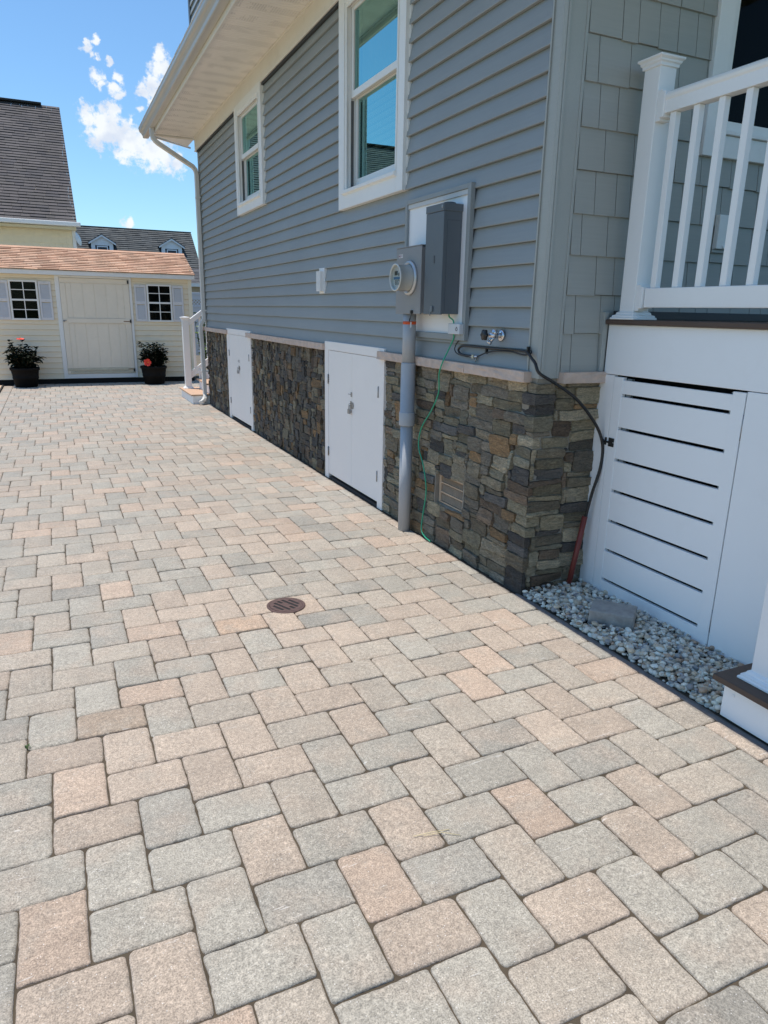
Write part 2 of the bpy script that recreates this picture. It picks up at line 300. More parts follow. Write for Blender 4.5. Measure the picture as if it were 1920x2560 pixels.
PX = 0.0865; PY = 0.0871
def paver(b, x0, x1, y0, y1, col, rs):
    g = rs.uniform(0.0006, 0.0016); x0 += g; x1 -= g; y0 += g; y1 -= g
    w, h = x1 - x0, y1 - y0
    if w < 0.015 or h < 0.015: return
    far = y0 > 4.5
    rad = min(rs.uniform(0.007, 0.023), w * 0.3, h * 0.3)
    per = []
    step = 0.045 if far else 0.016
    corners = [(x1 - rad, y0 + rad, -90), (x1 - rad, y1 - rad, 0), (x0 + rad, y1 - rad, 90), (x0 + rad, y0 + rad, 180)]
    prevp = None
    for (cx, cy, a0) in corners:
        rr = rad
        arc = [(cx + rr * math.cos(R(a0 + t)), cy + rr * math.sin(R(a0 + t))) for t in ((0, 45, 90) if far else (0, 22, 45, 68, 90))]
        if prevp is not None:
            px, py = prevp; L = math.hypot(arc[0][0] - px, arc[0][1] - py); n = max(1, int(L / step))
            for k in range(1, n): per.append((px + (arc[0][0] - px) * k / n, py + (arc[0][1] - py) * k / n))
        per += arc; prevp = arc[-1]
    px, py = prevp; q = per[0]; L = math.hypot(q[0] - px, q[1] - py); n = max(1, int(L / step))
    for k in range(1, n): per.append((px + (q[0] - px) * k / n, py + (q[1] - py) * k / n))
    cx, cy = (x0 + x1) / 2, (y0 + y1) / 2
    zt = rs.uniform(-0.0022, 0.0022); tx, ty = rs.uniform(-0.009, 0.009), rs.uniform(-0.009, 0.009)
    seed = rs.uniform(0, 50)
    rings = [(0.0, -0.022), (0.0006, -0.0075), (0.0030, -0.0034), (0.0085, -0.0010), (0.020, 0.0)]
    if far: rings = [(0.0, -0.02), (0.001, -0.006), (0.006, -0.0008), (0.016, 0.0)]
    vs = []
    wob = []
    for (x, y) in per:
        wob.append(0.0024 * fbm(x * 26 + seed, y * 26, seed, 2) + 0.0028 * noise.noise(Vector((x * 9 + seed, y * 9, seed))) + (0.0022 * max(0, noise.noise(Vector((x * 60, y * 60, seed)))) * -1.6 if not far else 0) - 0.0002)
    np_ = len(per)
    for (ins, z) in rings:
        for i, (x, y) in enumerate(per):
            dx, dy = x - cx, y - cy; L = math.hypot(dx, dy)
            sx = (w / 2 - ins) / (w / 2); sy = (h / 2 - ins) / (h / 2)
            k = 1 + wob[i] / L
            X, Y = cx + dx * sx * k, cy + dy * sy * k
            zz = z + zt + tx * (X - cx) + ty * (Y - cy)
            if not far and z > -0.02: zz += 0.0009 * fbm(X * 45 + seed, Y * 45, 3, 2)
            vs.append((X, Y, zz))
    fs = []
    for r_ in range(len(rings) - 1):
        for i in range(np_): fs.append((r_ * np_ + i, r_ * np_ + (i + 1) % np_, (r_ + 1) * np_ + (i + 1) % np_, (r_ + 1) * np_ + i))
    vs.append((cx, cy, zt)); c = len(vs) - 1; o = (len(rings) - 1) * np_
    for i in range(np_): fs.append((o + i, o + (i + 1) % np_, c))
    b.add(vs, fs, col)

def paver_col(rs):
    t = rs.random(); k = rs.uniform(0.90, 1.10)
    if t < 0.34: c = (0.308, 0.283, 0.236)
    elif t < 0.62: c = (0.334, 0.290, 0.234)
    elif t < 0.86: c = (0.362, 0.294, 0.230)
    elif t < 0.94: c = (0.378, 0.290, 0.220)
    else: c = (0.268, 0.248, 0.210)
    return tuple(x * k for x in c)
rs = random.Random(3)
b = MB(); b.smooth = True
XMAX = -0.036
DR = (-1.341, 0.352, 0.108)
DRP = [(-1.50, 0.33), (-1.18, 0.30), (-1.60, 0.19), (-1.33, 0.17)]
def place(x0, x1, y0, y1):
    xm = XMAX if y1 < 9.1 else 1.6
    if x0 < -3.225 : x0 = -3.225
    if x1 > xm: x1 = xm
    if y1 > 13.6 : y1 = 13.6
    if x1 - x0 < 0.02 or y1 - y0 < 0.02: return
    cx, cy = (x0 + x1) / 2, (y0 + y1) / 2
    if cy < -1.3 and cx < -3.1: return
    col = paver_col(rs)
    # the newer, warmer pavers round the drain
    for (qx, qy) in DRP:
        if x0 < qx < x1 and y0 < qy < y1: col = (0.40, 0.29, 0.205) if (qx, qy) == DRP[2] else (0.40, 0.315, 0.24)
    if x0 < -2.30 < x1 and y0 < -0.454 < y1: col = (0.29, 0.225, 0.165)
    paver(b, x0, x1, y0, y1, col, rs)
for i in range(-34, 14):
    for j in range(-30, 90):
        ox = -1.758 + (5 * i + 2 * j) * PX; oy = -1.963 + (-i + 2 * j) * PY
        if ox < -3.6 or ox > 1.6 or oy < -3.0 or oy > 13.6: continue
        place(ox, ox + 3 * PX, oy, oy + 2 * PY)
        place(ox, ox + 2 * PX, oy + 2 * PY, oy + 5 * PY)
# soldier course along the left edge
y = -3.0
while y < 13.0:
    paver(b, -3.395, -3.227, y, y + 0.26, paver_col(rs), rs); y += 0.26
drive = struct(b.obj('driveway', PAVER))
b = MB(); b.box(-3.40, 1.6, -4.0, 13.7, -0.058, -0.0085); struct(b.obj('joint_bed', JOINT))
b = MB(); b.box(-8.8, -3.43, -5, 13.2, -0.05, 0.012); struct(b.obj('patio_slab', TANSLAB, bevel=0.008))
b = MB(); b.box(-3.428, -3.402, -5, 13.2, -0.05, 0.02); struct(b.obj('kerb', basic('slab_edge', (0.04, 0.035, 0.03), 0.9)))
# concrete edging beside the gravel
b = MB(); b.smooth = True
ny = 120
vs = []; fs = []
prof = [(-0.040, -0.02), (-0.033, -0.006), (-0.012, -0.003), (0.008, -0.010), (0.022, -0.03)]
for k in range(ny + 1):
    yy = -3.0 + (3.02) * k / ny
    for j, (x, z) in enumerate(prof):
        vs.append((x + 0.004 * fbm(yy * 9, j, 0), yy, z + 0.003 * fbm(yy * 14, j * 3.1, 2)))
for k in range(ny):
    for j in range(4): fs.append((k * 5 + j, k * 5 + j + 1, (k + 1) * 5 + j + 1, (k + 1) * 5 + j))
b.add(vs, fs); struct(b.obj('edging', basic('edge_concrete', (0.16, 0.15, 0.145), 0.9, 0.3, 14, bs=0.8, bscale=120)))
b = MB(); b.box(-0.037, 0.0, 0.02, 9.2, -0.05, -0.012); struct(b.obj('wall_footing', basic('footing', (0.12, 0.11, 0.10), 0.9, 0.2, 14)))

b = MB(); b.box(-9, 5, -14, -3.05, -0.055, -0.004); struct(b.obj('bounce_pavement', basic('bounce_paving', (0.40, 0.37, 0.33), 0.9, 0.1, 3, bs=0.4, bscale=60)))  # unseen pale ground, added to bounce light onto the front faces
# drain grate
def drain():
    cx, cy, r = DR
    t = thing('drain_grate', 'round rusty cast iron drain grate set flush in the pavers', 'drain', (cx, cy, 0))
    b = MB(); b.lathe([(r * 1.0, -0.02), (r, 0.0045), (r * 0.97, 0.0062), (r * 0.86, 0.0062), (r * 0.845, 0.0045), (r * 0.84, -0.02)], (cx, cy, 0), 64)
    b.f = [f for f in b.f if len(f) == 4]
    b.sm = [True] * len(b.f); b.obj('rim', IRON, t)
    # plate with slots : bars running across
    b = MB()
    ang = R(-64.5); ca, sa = math.cos(ang), math.sin(ang); M = Matrix.Translation((cx, cy, 0.002)) @ Matrix.Rotation(ang, 4, 'Z')
    ri = r * 0.855; n = 5; sw = 0.0125; pitch = 0.029
    def strip(v0, v1, u0=None, u1=None):
        seg = 6
        for k in range(seg):
            a, c = v0 + (v1 - v0) * k / seg, v0 + (v1 - v0) * (k + 1) / seg
            m_ = max(abs(a), abs(c)); L = math.sqrt(max(ri * ri - m_ * m_, 0.00001))
            lo = -L if u0 is None else max(-L, u0); hi = L if u1 is None else min(L, u1)
            if hi > lo: b.box(lo, hi, a, c, -0.015, 0.0045, M)
    slots = [-2, -1, 0, 1, 2]
    edges = [-ri]
    for s_ in slots: edges += [s_ * pitch - sw / 2 * 1.3, s_ * pitch + sw / 2 * 1.3]
    edges.append(ri)
    for k in range(0, len(edges), 2): strip(edges[k], edges[k + 1])
    for s_ in slots:
        a, c = s_ * pitch - sw * 0.65, s_ * pitch + sw * 0.65
        L = math.sqrt(ri * ri - (abs(s_) * pitch) ** 2); e = 0.022 if abs(s_) < 2 else 0.03
        strip(a, c, -ri, -L + e); strip(a, c, L - e, ri)
        if s_ == 0: strip(a, c, -0.032, 0.032)
    b.obj('slotted_plate', IRON, t)
    b = MB(); b.lathe([(r * 0.84, 0.0042), (r * 0.84, 0.0043)], (cx, cy, 0), 40); b.obj('sump_shade', DARKGAP, t)  # black disc puts the darkness of a deep drain behind the slots
drain()
# cut the pavers under the grate: collar of mortar level with the grate lifts it clear
# small weed in a joint
def leaf(b, p, d, up, L, Wd, fold=0.25, col=None):
    d = d.normalized(); s_ = d.cross(up).normalized(); n = s_.cross(d)
    pts = [p, p + d * L * 0.3 + s_ * Wd * 0.5 + n * fold * Wd, p + d * L * 0.3 - s_ * Wd * 0.5 + n * fold * Wd, p + d * L * 0.35,
           p + d * L * 0.7 + s_ * Wd * 0.38 + n * fold * Wd * 0.3, p + d * L * 0.7 - s_ * Wd * 0.38 + n * fold * Wd * 0.3, p + d * L * 0.7 - n * 0.05 * L, p + d * L - n * 0.15 * L]
    b.add(pts, [(0, 1, 3), (0, 3, 2), (1, 4, 6, 3), (3, 6, 5, 2), (4, 7, 6), (6, 7, 5)], col)
b = MB(); rw = random.Random(5)
for k in range(16):
    a = rw.uniform(0, 6.28); leaf(b, Vector((-2.623 + rw.uniform(-.008, .008), -0.545 + rw.uniform(-.012, .012), -0.004)), Vector((math.cos(a), math.sin(a), rw.uniform(0.3, 1.2))), Vector((0, 0, 1)), rw.uniform(0.007, 0.014), 0.006)
tag(b.obj('weed', basic('weed_leaf', (0.05, 0.11, 0.02), 0.6, 0.3, 30)), 'tiny green weed sprouting from a joint between pavers', 'weed')
b = MB(); b.tube([(-1.50, -1.545, 0.004), (-1.44, -1.553, 0.006), (-1.38, -1.563, 0.004)], 0.0012, 5)
b.tube([(-1.47, -1.555, 0.004), (-1.41, -1.568, 0.007), (-1.36, -1.60, 0.004)], 0.0010, 5)
tag(b.obj('dry_straw', basic('straw', (0.62, 0.52, 0.30), 0.7)), 'thin dry straws lying on a grey paver', 'straw')

# ------------------------------------------------------------------ GRAVEL
import bmesh
def ico(sub):
    bm = bmesh.new(); bmesh.ops.create_icosphere(bm, subdivisions=sub, radius=1.0); v = [tuple(x.co) for x in bm.verts]; f = [tuple(q.index for q in x.verts) for x in bm.faces]; bm.free(); return v, f
IV, IF = ico(2)
b = MB(); b.smooth = True; rg = random.Random(11)
cells = []
for lay in range(3):
    n = (1500, 1300, 800)[lay]
    for k in range(n):
        x = rg.uniform(0.012, 0.44); y = rg.uniform(-1.42, -0.012)
        s_ = rg.choice([0.006, 0.008, 0.010, 0.012, 0.016]) * rg.uniform(0.85, 1.15)
        z = (-0.012, 0.0, 0.013)[lay] + rg.uniform(-0.004, 0.005)
        edge = min(1, (x - 0.0) / 0.06); z = z * 0.6 + (z + 0.022 * edge) * 0.4 + 0.01 * edge
        if 0.05 < x < 0.36 and -0.70 < y < -0.37 and lay > 0:
            # keep clear of the block
            dx, dy = x - 0.205, y + 0.54; a = R(-49.5); u_ = dx * math.cos(a) + dy * math.sin(a); w_ = -dx * math.sin(a) + dy * math.cos(a)
            if abs(u_) < 0.125 and abs(w_) < 0.09: continue
        M = Matrix.Translation((x, y, z)) @ Matrix.Rotation(rg.uniform(0, 6.28), 4, 'Z') @ Matrix.Rotation(rg.gauss(0, 0.35), 4, 'X') @ Matrix.Rotation(rg.gauss(0, 0.35), 4, 'Y') @ Matrix.Diagonal((s_ * rg.uniform(1.0, 1.45), s_, s_ * rg.uniform(0.5, 0.8), 1))
        t = rg.random(); g = rg.uniform(0.8, 1.15)
        c = (0.78, 0.73, 0.62) if t < 0.42 else (0.58, 0.54, 0.46) if t < 0.62 else (0.62, 0.51, 0.37) if t < 0.80 else (0.33, 0.325, 0.32) if t < 0.93 else (0.46, 0.32, 0.22)
        sd = rg.uniform(0, 99)
        vs = []
        for vv in IV:
            q = Vector(vv); q = q * (1 + 0.22 * noise.noise(q * 1.1 + Vector((sd, 0, 0)))); vs.append(M @ q)
        b.add(vs, IF, tuple(min(0.8, x_ * g) for x_ in c))
o = b.obj('gravel', PEB); o['kind'] = 'stuff'; o['label'] = 'white and grey rounded pebbles in the bed below the slatted gate'; o['category'] = 'gravel'
b = MB(); b.box(0.0, 2.6, -2.7, 0.0, -0.055, -0.012); struct(b.obj('gravel_bed', basic('bed_soil', (0.05, 0.045, 0.04), 0.95, 0.3, 14)))

# loose concrete block
def rough_block():
    b = MB(); b.smooth = True
    M = Matrix.Translation((0.205, -0.545, 0.055)) @ Matrix.Rotation(R(-49.5), 4, 'Z') @ Matrix.Rotation(R(2), 4, 'X')
    bm = bmesh.new(); bmesh.ops.create_cube(bm, size=1.0)
    for v in bm.verts: v.co = Vector((v.co.x * 0.232, v.co.y * 0.158, v.co.z * 0.085))
    bmesh.ops.bevel(bm, geom=bm.edges[:], offset=0.012, segments=3, affect='EDGES', profile=0.6)
    bmesh.ops.triangulate(bm, faces=bm.faces[:]); bmesh.ops.subdivide_edges(bm, edges=bm.edges[:], cuts=3, use_grid_fill=True)
    for v in bm.verts:
        k = fbm(v.co.x * 22, v.co.y * 22, v.co.z * 22, 4); v.co += v.co.normalized() * 0.005 * k
    b.add([M @ v.co for v in bm.verts], [tuple(q.index for q in f.verts) for f in bm.faces]); bm.free()
    return b.obj('concrete_block', BRICKM)
tag(rough_block(), 'grey tumbled concrete block lying on the white pebbles before the slatted gate', 'block')

# ------------------------------------------------------------------ THE HOUSE
HOUSE = thing('house', 'two storey house with blue-grey lap siding on a dark ledgestone base', 'house', (0, 4.6, 0))
PROTO = {}
# --- stone veneer --------------------------------------------------------
STC = [(0.296, 0.25, 0.186), (0.348, 0.284, 0.192), (0.4, 0.333, 0.215), (0.274, 0.197, 0.134), (0.15, 0.135, 0.118), (0.37, 0.231, 0.117), (0.184, 0.166, 0.145), (0.459, 0.38, 0.256), (0.237, 0.2, 0.149), (0.37, 0.325, 0.226)]
def stone_panel(name, u0, u1, z0, z1, seed, holes=(), tone=1.0):
    """u>=0 runs along the side wall (x=0), u<0 wraps round the corner onto the front (y=0)"""
    rs = random.Random(seed); b = MB(); b.smooth = False
    cw, ch = 0.033, 0.0305
    nx = int(round((u1 - u0) / cw)); nz = int(round((z1 - z0) / ch)); cw = (u1 - u0) / nx; ch = (z1 - z0) / nz
    occ = [[False] * nz for _ in range(nx)]
    for (ha, hb, hc, hd) in holes:
        for i in range(nx):
            for j in range(nz):
                uc, zc = u0 + (i + .5) * cw, z0 + (j + .5) * ch
                if ha < uc < hb and hc < zc < hd: occ[i][j] = True
    def warp(u, z):
        return (u + 0.009 * noise.noise(Vector((u * 9, z * 14, seed))) + 0.004 * noise.noise(Vector((u * 30, z * 30, seed + 9))), z + 0.011 * noise.noise(Vector((u * 6, z * 10, seed + 4))) + 0.003 * noise.noise(Vector((u * 34, z * 34, seed + 2))))
    def to3(u, z, d):
        if u >= 0: return (-d, u if u > 0.03 else u - d * max(0, 1 - u / 0.03), z)
        return (-u if -u > 0.03 else -u - d * max(0, 1 + u / 0.03), -d, z)
    for j in range(nz):
        for i in range(nx):
            if occ[i][j]: continue
            hmax = 1
            near = (u0 + i * cw) < 2.0
            h = rs.choices([1, 2, 3, 4, 5], [2.5, 12, 3.5, 1.2, 0.2] if near else [1.5, 7, 7, 3, 1.2])[0]
            if near: w = rs.choices([4, 5, 6, 7, 8, 9, 10], [3, 4, 5, 4, 3, 1.5, 1])[0]
            else: w = rs.choices([2, 3, 4, 5, 6], [2, 5, 5, 3, 1])[0]
            if h >= 3: w = min(w, 6)
            if u0 + i * cw < 0: w = max(w, 6) if h < 3 else w
            if h == 1: w = max(w, 4)
            w0 = 0
            while w0 < w and i + w0 < nx and not occ[i + w0][j]: w0 += 1
            w = w0
            hh = 1
            while hh < h and j + hh < nz and all(not occ[i + k][j + hh] for k in range(w)): hh += 1
            h = hh
            for a in range(w):
                for c in range(h): occ[i + a][j + c] = True
            a0, a1 = u0 + i * cw, u0 + (i + w) * cw; c0, c1 = z0 + j * ch, z0 + (j + h) * ch
            g = rs.uniform(0.0020, 0.0050)
            a0 += g if a0 > u0 + 1e-4 else 0; a1 -= g if a1 < u1 - 1e-4 else 0; c0 += g * 0.8; c1 -= g * 0.8
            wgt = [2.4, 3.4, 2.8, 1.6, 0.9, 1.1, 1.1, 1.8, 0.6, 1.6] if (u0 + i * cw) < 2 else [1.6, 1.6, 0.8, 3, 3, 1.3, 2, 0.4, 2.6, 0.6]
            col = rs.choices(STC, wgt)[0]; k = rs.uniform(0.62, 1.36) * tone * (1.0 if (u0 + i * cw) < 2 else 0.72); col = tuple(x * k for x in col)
            us = [a0]; n = max(2, int((a1 - a0) / 0.019))
            for q in range(1, n): us.append(a0 + (a1 - a0) * q / n)
            us.append(a1)
            if a0 < -0.004 and a1 > 0.004: us = sorted([q for q in us if abs(q) > 0.006] + [0.0])
            n2 = max(2, int((c1 - c0) / 0.016)); zs = [c0 + (c1 - c0) * q / n2 for q in range(n2 + 1)]
            base = rs.uniform(0.000, 0.019); tu, tz = rs.uniform(-.09, .09), rs.uniform(-.16, .16); sd = rs.uniform(0, 99)
            vs = []; U = len(us) + 2; Z = len(zs) + 2
            for zi in range(Z):
                zz = zs[min(max(zi - 1, 0), len(zs) - 1)]
                for ui in range(U):
                    uu = us[min(max(ui - 1, 0), len(us) - 1)]
                    side = ui in (0, U - 1) or zi in (0, Z - 1)
                    wu, wz = warp(uu, zz)
                    rim = (ui in (1, U - 2) or zi in (1, Z - 2)); crn = (ui in (1, U - 2) and zi in (1, Z - 2))
                    d = base + tu * (uu - (a0 + a1) / 2) + tz * (zz - (c0 + c1) / 2) + 0.006 * noise.noise(Vector((uu * 18, zz * 60, sd))) + 0.005 * round(2 * noise.noise(Vector((uu * 7, zz * 55, sd + 7)))) / 2 + 0.0035 * noise.noise(Vector((uu * 80, zz * 130, sd)))
                    if rim: d -= 0.0014
                    if crn:
                        d -= 0.001; wu += (0.004 if ui == 1 else -0.004); wz += (0.003 if zi == 1 else -0.003)
                    if side: d = -0.022
                    if uu == 0.0 and a0 < 0 < a1: wu = 0.0
                    if u0 < 0 and a0 > 0.0 and wu < 0.0: wu = 0.0
                    if wu > u1: wu = u1
                    if wz > z1: wz = z1
                    if u0 >= 0 and wu < u0: wu = u0
                    vs.append(to3(wu, wz, d))
            fs = [(zi * U + ui, zi * U + ui + 1, (zi + 1) * U + ui + 1, (zi + 1) * U + ui) for zi in range(Z - 1) for ui in range(U - 1)]
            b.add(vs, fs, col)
    return b.obj(name, STONE, HOUSE)
VENT = (0.70, 1.10, 0.275, 0.51)
VENT2 = (8.30, 8.62, 0.30, 0.52)
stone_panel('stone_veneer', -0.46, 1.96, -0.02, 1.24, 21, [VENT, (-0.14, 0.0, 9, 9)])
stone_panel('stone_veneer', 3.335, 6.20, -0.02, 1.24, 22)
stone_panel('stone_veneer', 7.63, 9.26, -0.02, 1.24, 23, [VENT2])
b = MB()
d0 = 0.0085
def slab_hole(b, y0, y1, z0, z1, h):
    if h is None: b.box(d0, 0.10, y0, y1, z0, z1); return
    b.box(d0, 0.10, y0, h[0], z0, z1); b.box(d0, 0.10, h[1], y1, z0, z1); b.box(d0, 0.10, h[0], h[1], z0, h[2]); b.box(d0, 0.10, h[0], h[1], h[3], z1)
slab_hole(b, d0, 1.96, -0.05, 1.26, VENT); slab_hole(b, 3.335, 6.2, -0.05, 1.26, None); slab_hole(b, 7.63, 9.24, -0.05, 1.26, VENT2)
b.box(0.101, 0.46, d0, 0.10, -0.05, 1.26); b.box(0.101, 3.0, 9.0, 9.24, -0.05, 1.26)
b.obj('mortar_backing', MORTAR, HOUSE)
# --- foundation vents
for V in (VENT, VENT2):
    ya, yb, za, zb = V
    b = MB(); b.box(0.052, 0.056, ya, yb, za, zb); bk = b.obj('foundation_vent', DARKGAP, HOUSE)
    vm = basic('vent_metal', (0.55, 0.40, 0.27), 0.5, 0.15, 20)
    b = MB(); b.box(0.028, 0.05, ya + 0.012, ya + 0.04, za + 0.02, zb - 0.01); b.box(0.028, 0.05, yb - 0.04, yb - 0.012, za + 0.02, zb - 0.01)
    b.box(0.028, 0.05, ya + 0.041, yb - 0.041, zb - 0.022, zb - 0.01); b.box(0.028, 0.05, ya + 0.041, yb - 0.041, za + 0.02, za + 0.030)
    b.box(0.026, 0.049, ya + 0.041, yb - 0.041, za + (zb - za) * 0.40, za + (zb - za) * 0.40 + 0.009); b.box(0.026, 0.049, ya + 0.041, yb - 0.041, za + (zb - za) * 0.70, za + (zb - za) * 0.70 + 0.007)
    b.obj('vent_frame', vm, bk)
    b = MB(); z = za + 0.036
    while z < zb - 0.026:
        b.prism([(0.034, z), (0.036, z - 0.002), (0.043, z + 0.0018), (0.041, z + 0.0036)], 1, ya + 0.042, yb - 0.042); z += 0.0085
    b.obj('louvre', vm, bk)
    b = MB(); b.prism([(0.05, za + 0.018), (-0.004, za + 0.002), (-0.004, za - 0.010), (0.05, za - 0.010)], 1, ya, yb); b.box(-0.002, 0.052, ya, ya + 0.010, za, zb); b.box(-0.002, 0.052, yb - 0.008, yb, za, zb); b.box(-0.002, 0.052, ya, yb, zb, zb + 0.008)
    b.obj('vent_sleeve', MORTAR, bk)
# --- limestone caps
def cap_piece(y0, y1, x0=-0.052, front=False, z0=1.236, z1=1.297, xa=None, xb=None):
    b = MB(); b.smooth = False
    if not front: b.box(x0, 0.05, y0, y1, z0, z1)
    else: b.box(xa, xb, -0.052, 0.04, z0, z1)
    bm = bmesh.new()
    vv = [bm.verts.new(v) for v in b.v]
    for f in b.f: bm.faces.new([vv[i] for i in f])
    L = (y1 - y0) if not front else (xb - xa)
    # long edges get many cuts
    for ax in ((1, max(3, int(L / 0.035))) if not front else (0, max(3, int(L / 0.035))),):
        es = [e for e in bm.edges if abs((e.verts[0].co - e.verts[1].co)[ax[0]]) > L * 0.9]
        bmesh.ops.subdivide_edges(bm, edges=es, cuts=ax[1], use_grid_fill=True)
    es = [e for e in bm.edges if abs((e.verts[0].co - e.verts[1].co)[2]) > 0.05]
    bmesh.ops.subdivide_edges(bm, edges=es, cuts=3, use_grid_fill=True)
    sd = random.uniform(0, 99)
    for v in bm.verts:
        k = noise.noise(Vector((v.co.x * 22 + sd, v.co.y * 22, v.co.z * 40))); k2 = noise.noise(Vector((v.co.x * 70 + sd, v.co.y * 70, v.co.z * 90)))
        inn = 0.05 if not front else 0.04
        if not front and v.co.x < 0.0: v.co.x += 0.007 * k + 0.003 * k2; v.co.z += 0.002 * k2 if v.co.z < z1 - 0.01 else 0.001 * k2
        if front and v.co.y < 0.0: v.co.y += 0.007 * k + 0.003 * k2
    b2 = MB(); b2.add([v.co for v in bm.verts], [tuple(q.index for q in f.verts) for f in bm.faces]) if not [bm.verts.index_update()] else b2.add([v.co for v in bm.verts], [tuple(q.index for q in f.verts) for f in bm.faces]); bm.free()
    return b2.obj('capstone', CAP, HOUSE, bevel=0.003)
for (a, c) in ((0.057, 0.70), (0.704, 1.335), (1.34, 2.045), (3.34, 4.39), (4.395, 5.42), (5.425, 6.36), (7.56, 8.30), (8.305, 9.36)):
    cap_piece(a, c)
cap_piece(0, 0, front=True, xa=0.137, xb=0.462)

# --- lap siding ----------------------------------------------------------
PITCH = 0.1135; ZS = 1.297; ZTOP = 4.03
W2 = dict(y0=1.688, y1=2.94, z0=2.432, z1=4.03, oy0=1.805, oy1=2.80, oz0=2.565, oz1=3.93, meet=3.28)
W1 = dict(y0=5.37, y1=6.635, z0=2.77, z1=4.03, oy0=5.49, oy1=6.51, oz0=2.89, oz1=3.94, meet=3.44)
def lap(b, face, z0, z1, y0, y1, holes, off=0.0):
    """laps from z0 to z1 along y (face 'side') with holes (ya,yb,za,zb); off = plane"""
    prof = [(0.0, 0.0225), (0.0015, 0.0245), (0.005, 0.0252), (0.011, 0.0244), (0.05, 0.0165), (0.085, 0.0085), (PITCH - 0.004, 0.0025), (PITCH, 0.0008)]
    def depth(t):
        for (a, da), (c, dc) in zip(prof, prof[1:]):
            if a <= t <= c: return da + (dc - da) * (t - a) / (c - a)
        return prof[-1][1]
    k = 0; rs = random.Random(17)
    while ZS + k * PITCH < z1 - 1e-4:
        zb_ = ZS + k * PITCH; zt_ = min(zb_ + PITCH, z1)
        if zt_ <= z0 + 1e-5: k += 1; continue
        cuts = sorted(set([zb_, zt_] + [h[i] for h in holes for i in (2, 3) if zb_ < h[i] < zt_]))
        wav = rs.uniform(0, 9)
        for za, zc in zip(cuts, cuts[1:]):
            mid = (za + zc) / 2
            iv = [(y0, y1)]
            for (ya, yb, ha, hb) in holes:
                if ha < mid < hb:
                    nv = []
                    for (p, q) in iv:
                        if yb <= p or ya >= q: nv.append((p, q)); continue
                        if ya > p: nv.append((p, ya))
                        if yb < q: nv.append((yb, q))
                    iv = nv
            ts = sorted(set([za - zb_, zc - zb_] + [t for t, _ in prof if za - zb_ < t < zc - zb_]))
            for (p, q) in iv:
                n = max(1, int((q - p) / 0.35))
                vs = []; row = len(ts) + (1 if za == zb_ else 0)
                for i in range(n + 1):
                    yy = p + (q - p) * i / n
                    dd = 0.0011 * noise.noise(Vector((yy * 0.9, k * 3.3, wav)))
                    dz = 0.0010 * noise.noise(Vector((yy * 0.7, k * 5.1, wav + 4)))
                    if za == zb_: vs.append((off - 0.001, yy, zb_ + 0.0006))
                    for t in ts: vs.append((off - depth(t) + dd, yy, zb_ + t + (dz if t < 0.02 else 0)))
                fs = [(i * row + j, i * row + j + 1, (i + 1) * row + j + 1, (i + 1) * row + j) for i in range(n) for j in range(row - 1)]
                b.add(vs, fs)
        k += 1
b = MB(); b.smooth = False
OFF = 0.018
lap(b, 's', ZS, ZTOP, 0.095, 9.215, [(w['oy0'] - 0.02, w['oy1'] + 0.02, w['oz0'] - 0.02, w['oz1'] + 0.02) for w in (W1, W2)], OFF)
b.obj('lap_siding', SIDING, HOUSE)
b = MB(); b.box(0.0181, 0.024, 0.095, 1.75, 1.25, 4.2); b.box(0.0181, 0.024, 1.76, 2.85, 1.25, 2.5); b.box(0.0181, 0.024, 2.86, 5.43, 1.25, 4.2); b.box(0.0181, 0.024, 5.43, 6.56, 1.25, 2.83); b.box(0.0181, 0.024, 6.56, 9.22, 1.25, 4.2)
b.obj('wall_sheathing', DARKGAP, HOUSE)
# starter strip below siding and corner posts
b = MB(); b.box(0.004, 0.018, 0.095, 9.215, 1.2975, 1.306); b.obj('starter_strip', basic('starter', (0.10, 0.12, 0.16), 0.5), HOUSE)
b = MB()
b.prism([(0.0, 0.095), (0.0, 0.008), (0.0135, -0.006), (0.137, -0.006), (0.137, 0.03), (0.13, 0.03), (0.13, 0.004), (0.0235, 0.004), (0.01, 0.014), (0.01, 0.095)], 2, 1.262, 4.35)
b.prism([(0.012, -0.002), (0.012, -0.012), (0.02, -0.014), (0.03, -0.012), (0.03, -0.002)], 2, 1.262, 4.35)
b.prism([(0.120, -0.002), (0.120, -0.011), (0.1365, -0.011), (0.1365, -0.002)], 2, 1.262, 4.35)
b.prism([(-0.006, 0.012), (-0.008, 0.004), (0.006, -0.010), (0.012, -0.008), (0.006, 0.012)], 2, 1.262, 4.35)
b.prism([(-0.009, 0.082), (-0.009, 0.0945), (0.004, 0.0945), (0.004, 0.085)], 2, 1.262, 4.35)
b.obj('corner_post', CORNER, HOUSE, bevel=0.002)
b = MB(); b.box(-0.006, 0.10, 9.215, 9.30, 1.297, 4.22); b.obj('corner_post', CORNER, HOUSE, bevel=0.003)
# rear and inner closing walls (the house is hollow)
b = MB(); b.box(0.11, 9.0, 9.10, 9.24, 1.26, 8.4); b.box(8.9, 9.0, 0.1, 9.2, 0, 8.4); b.obj('rear_wall', SIDING, HOUSE)

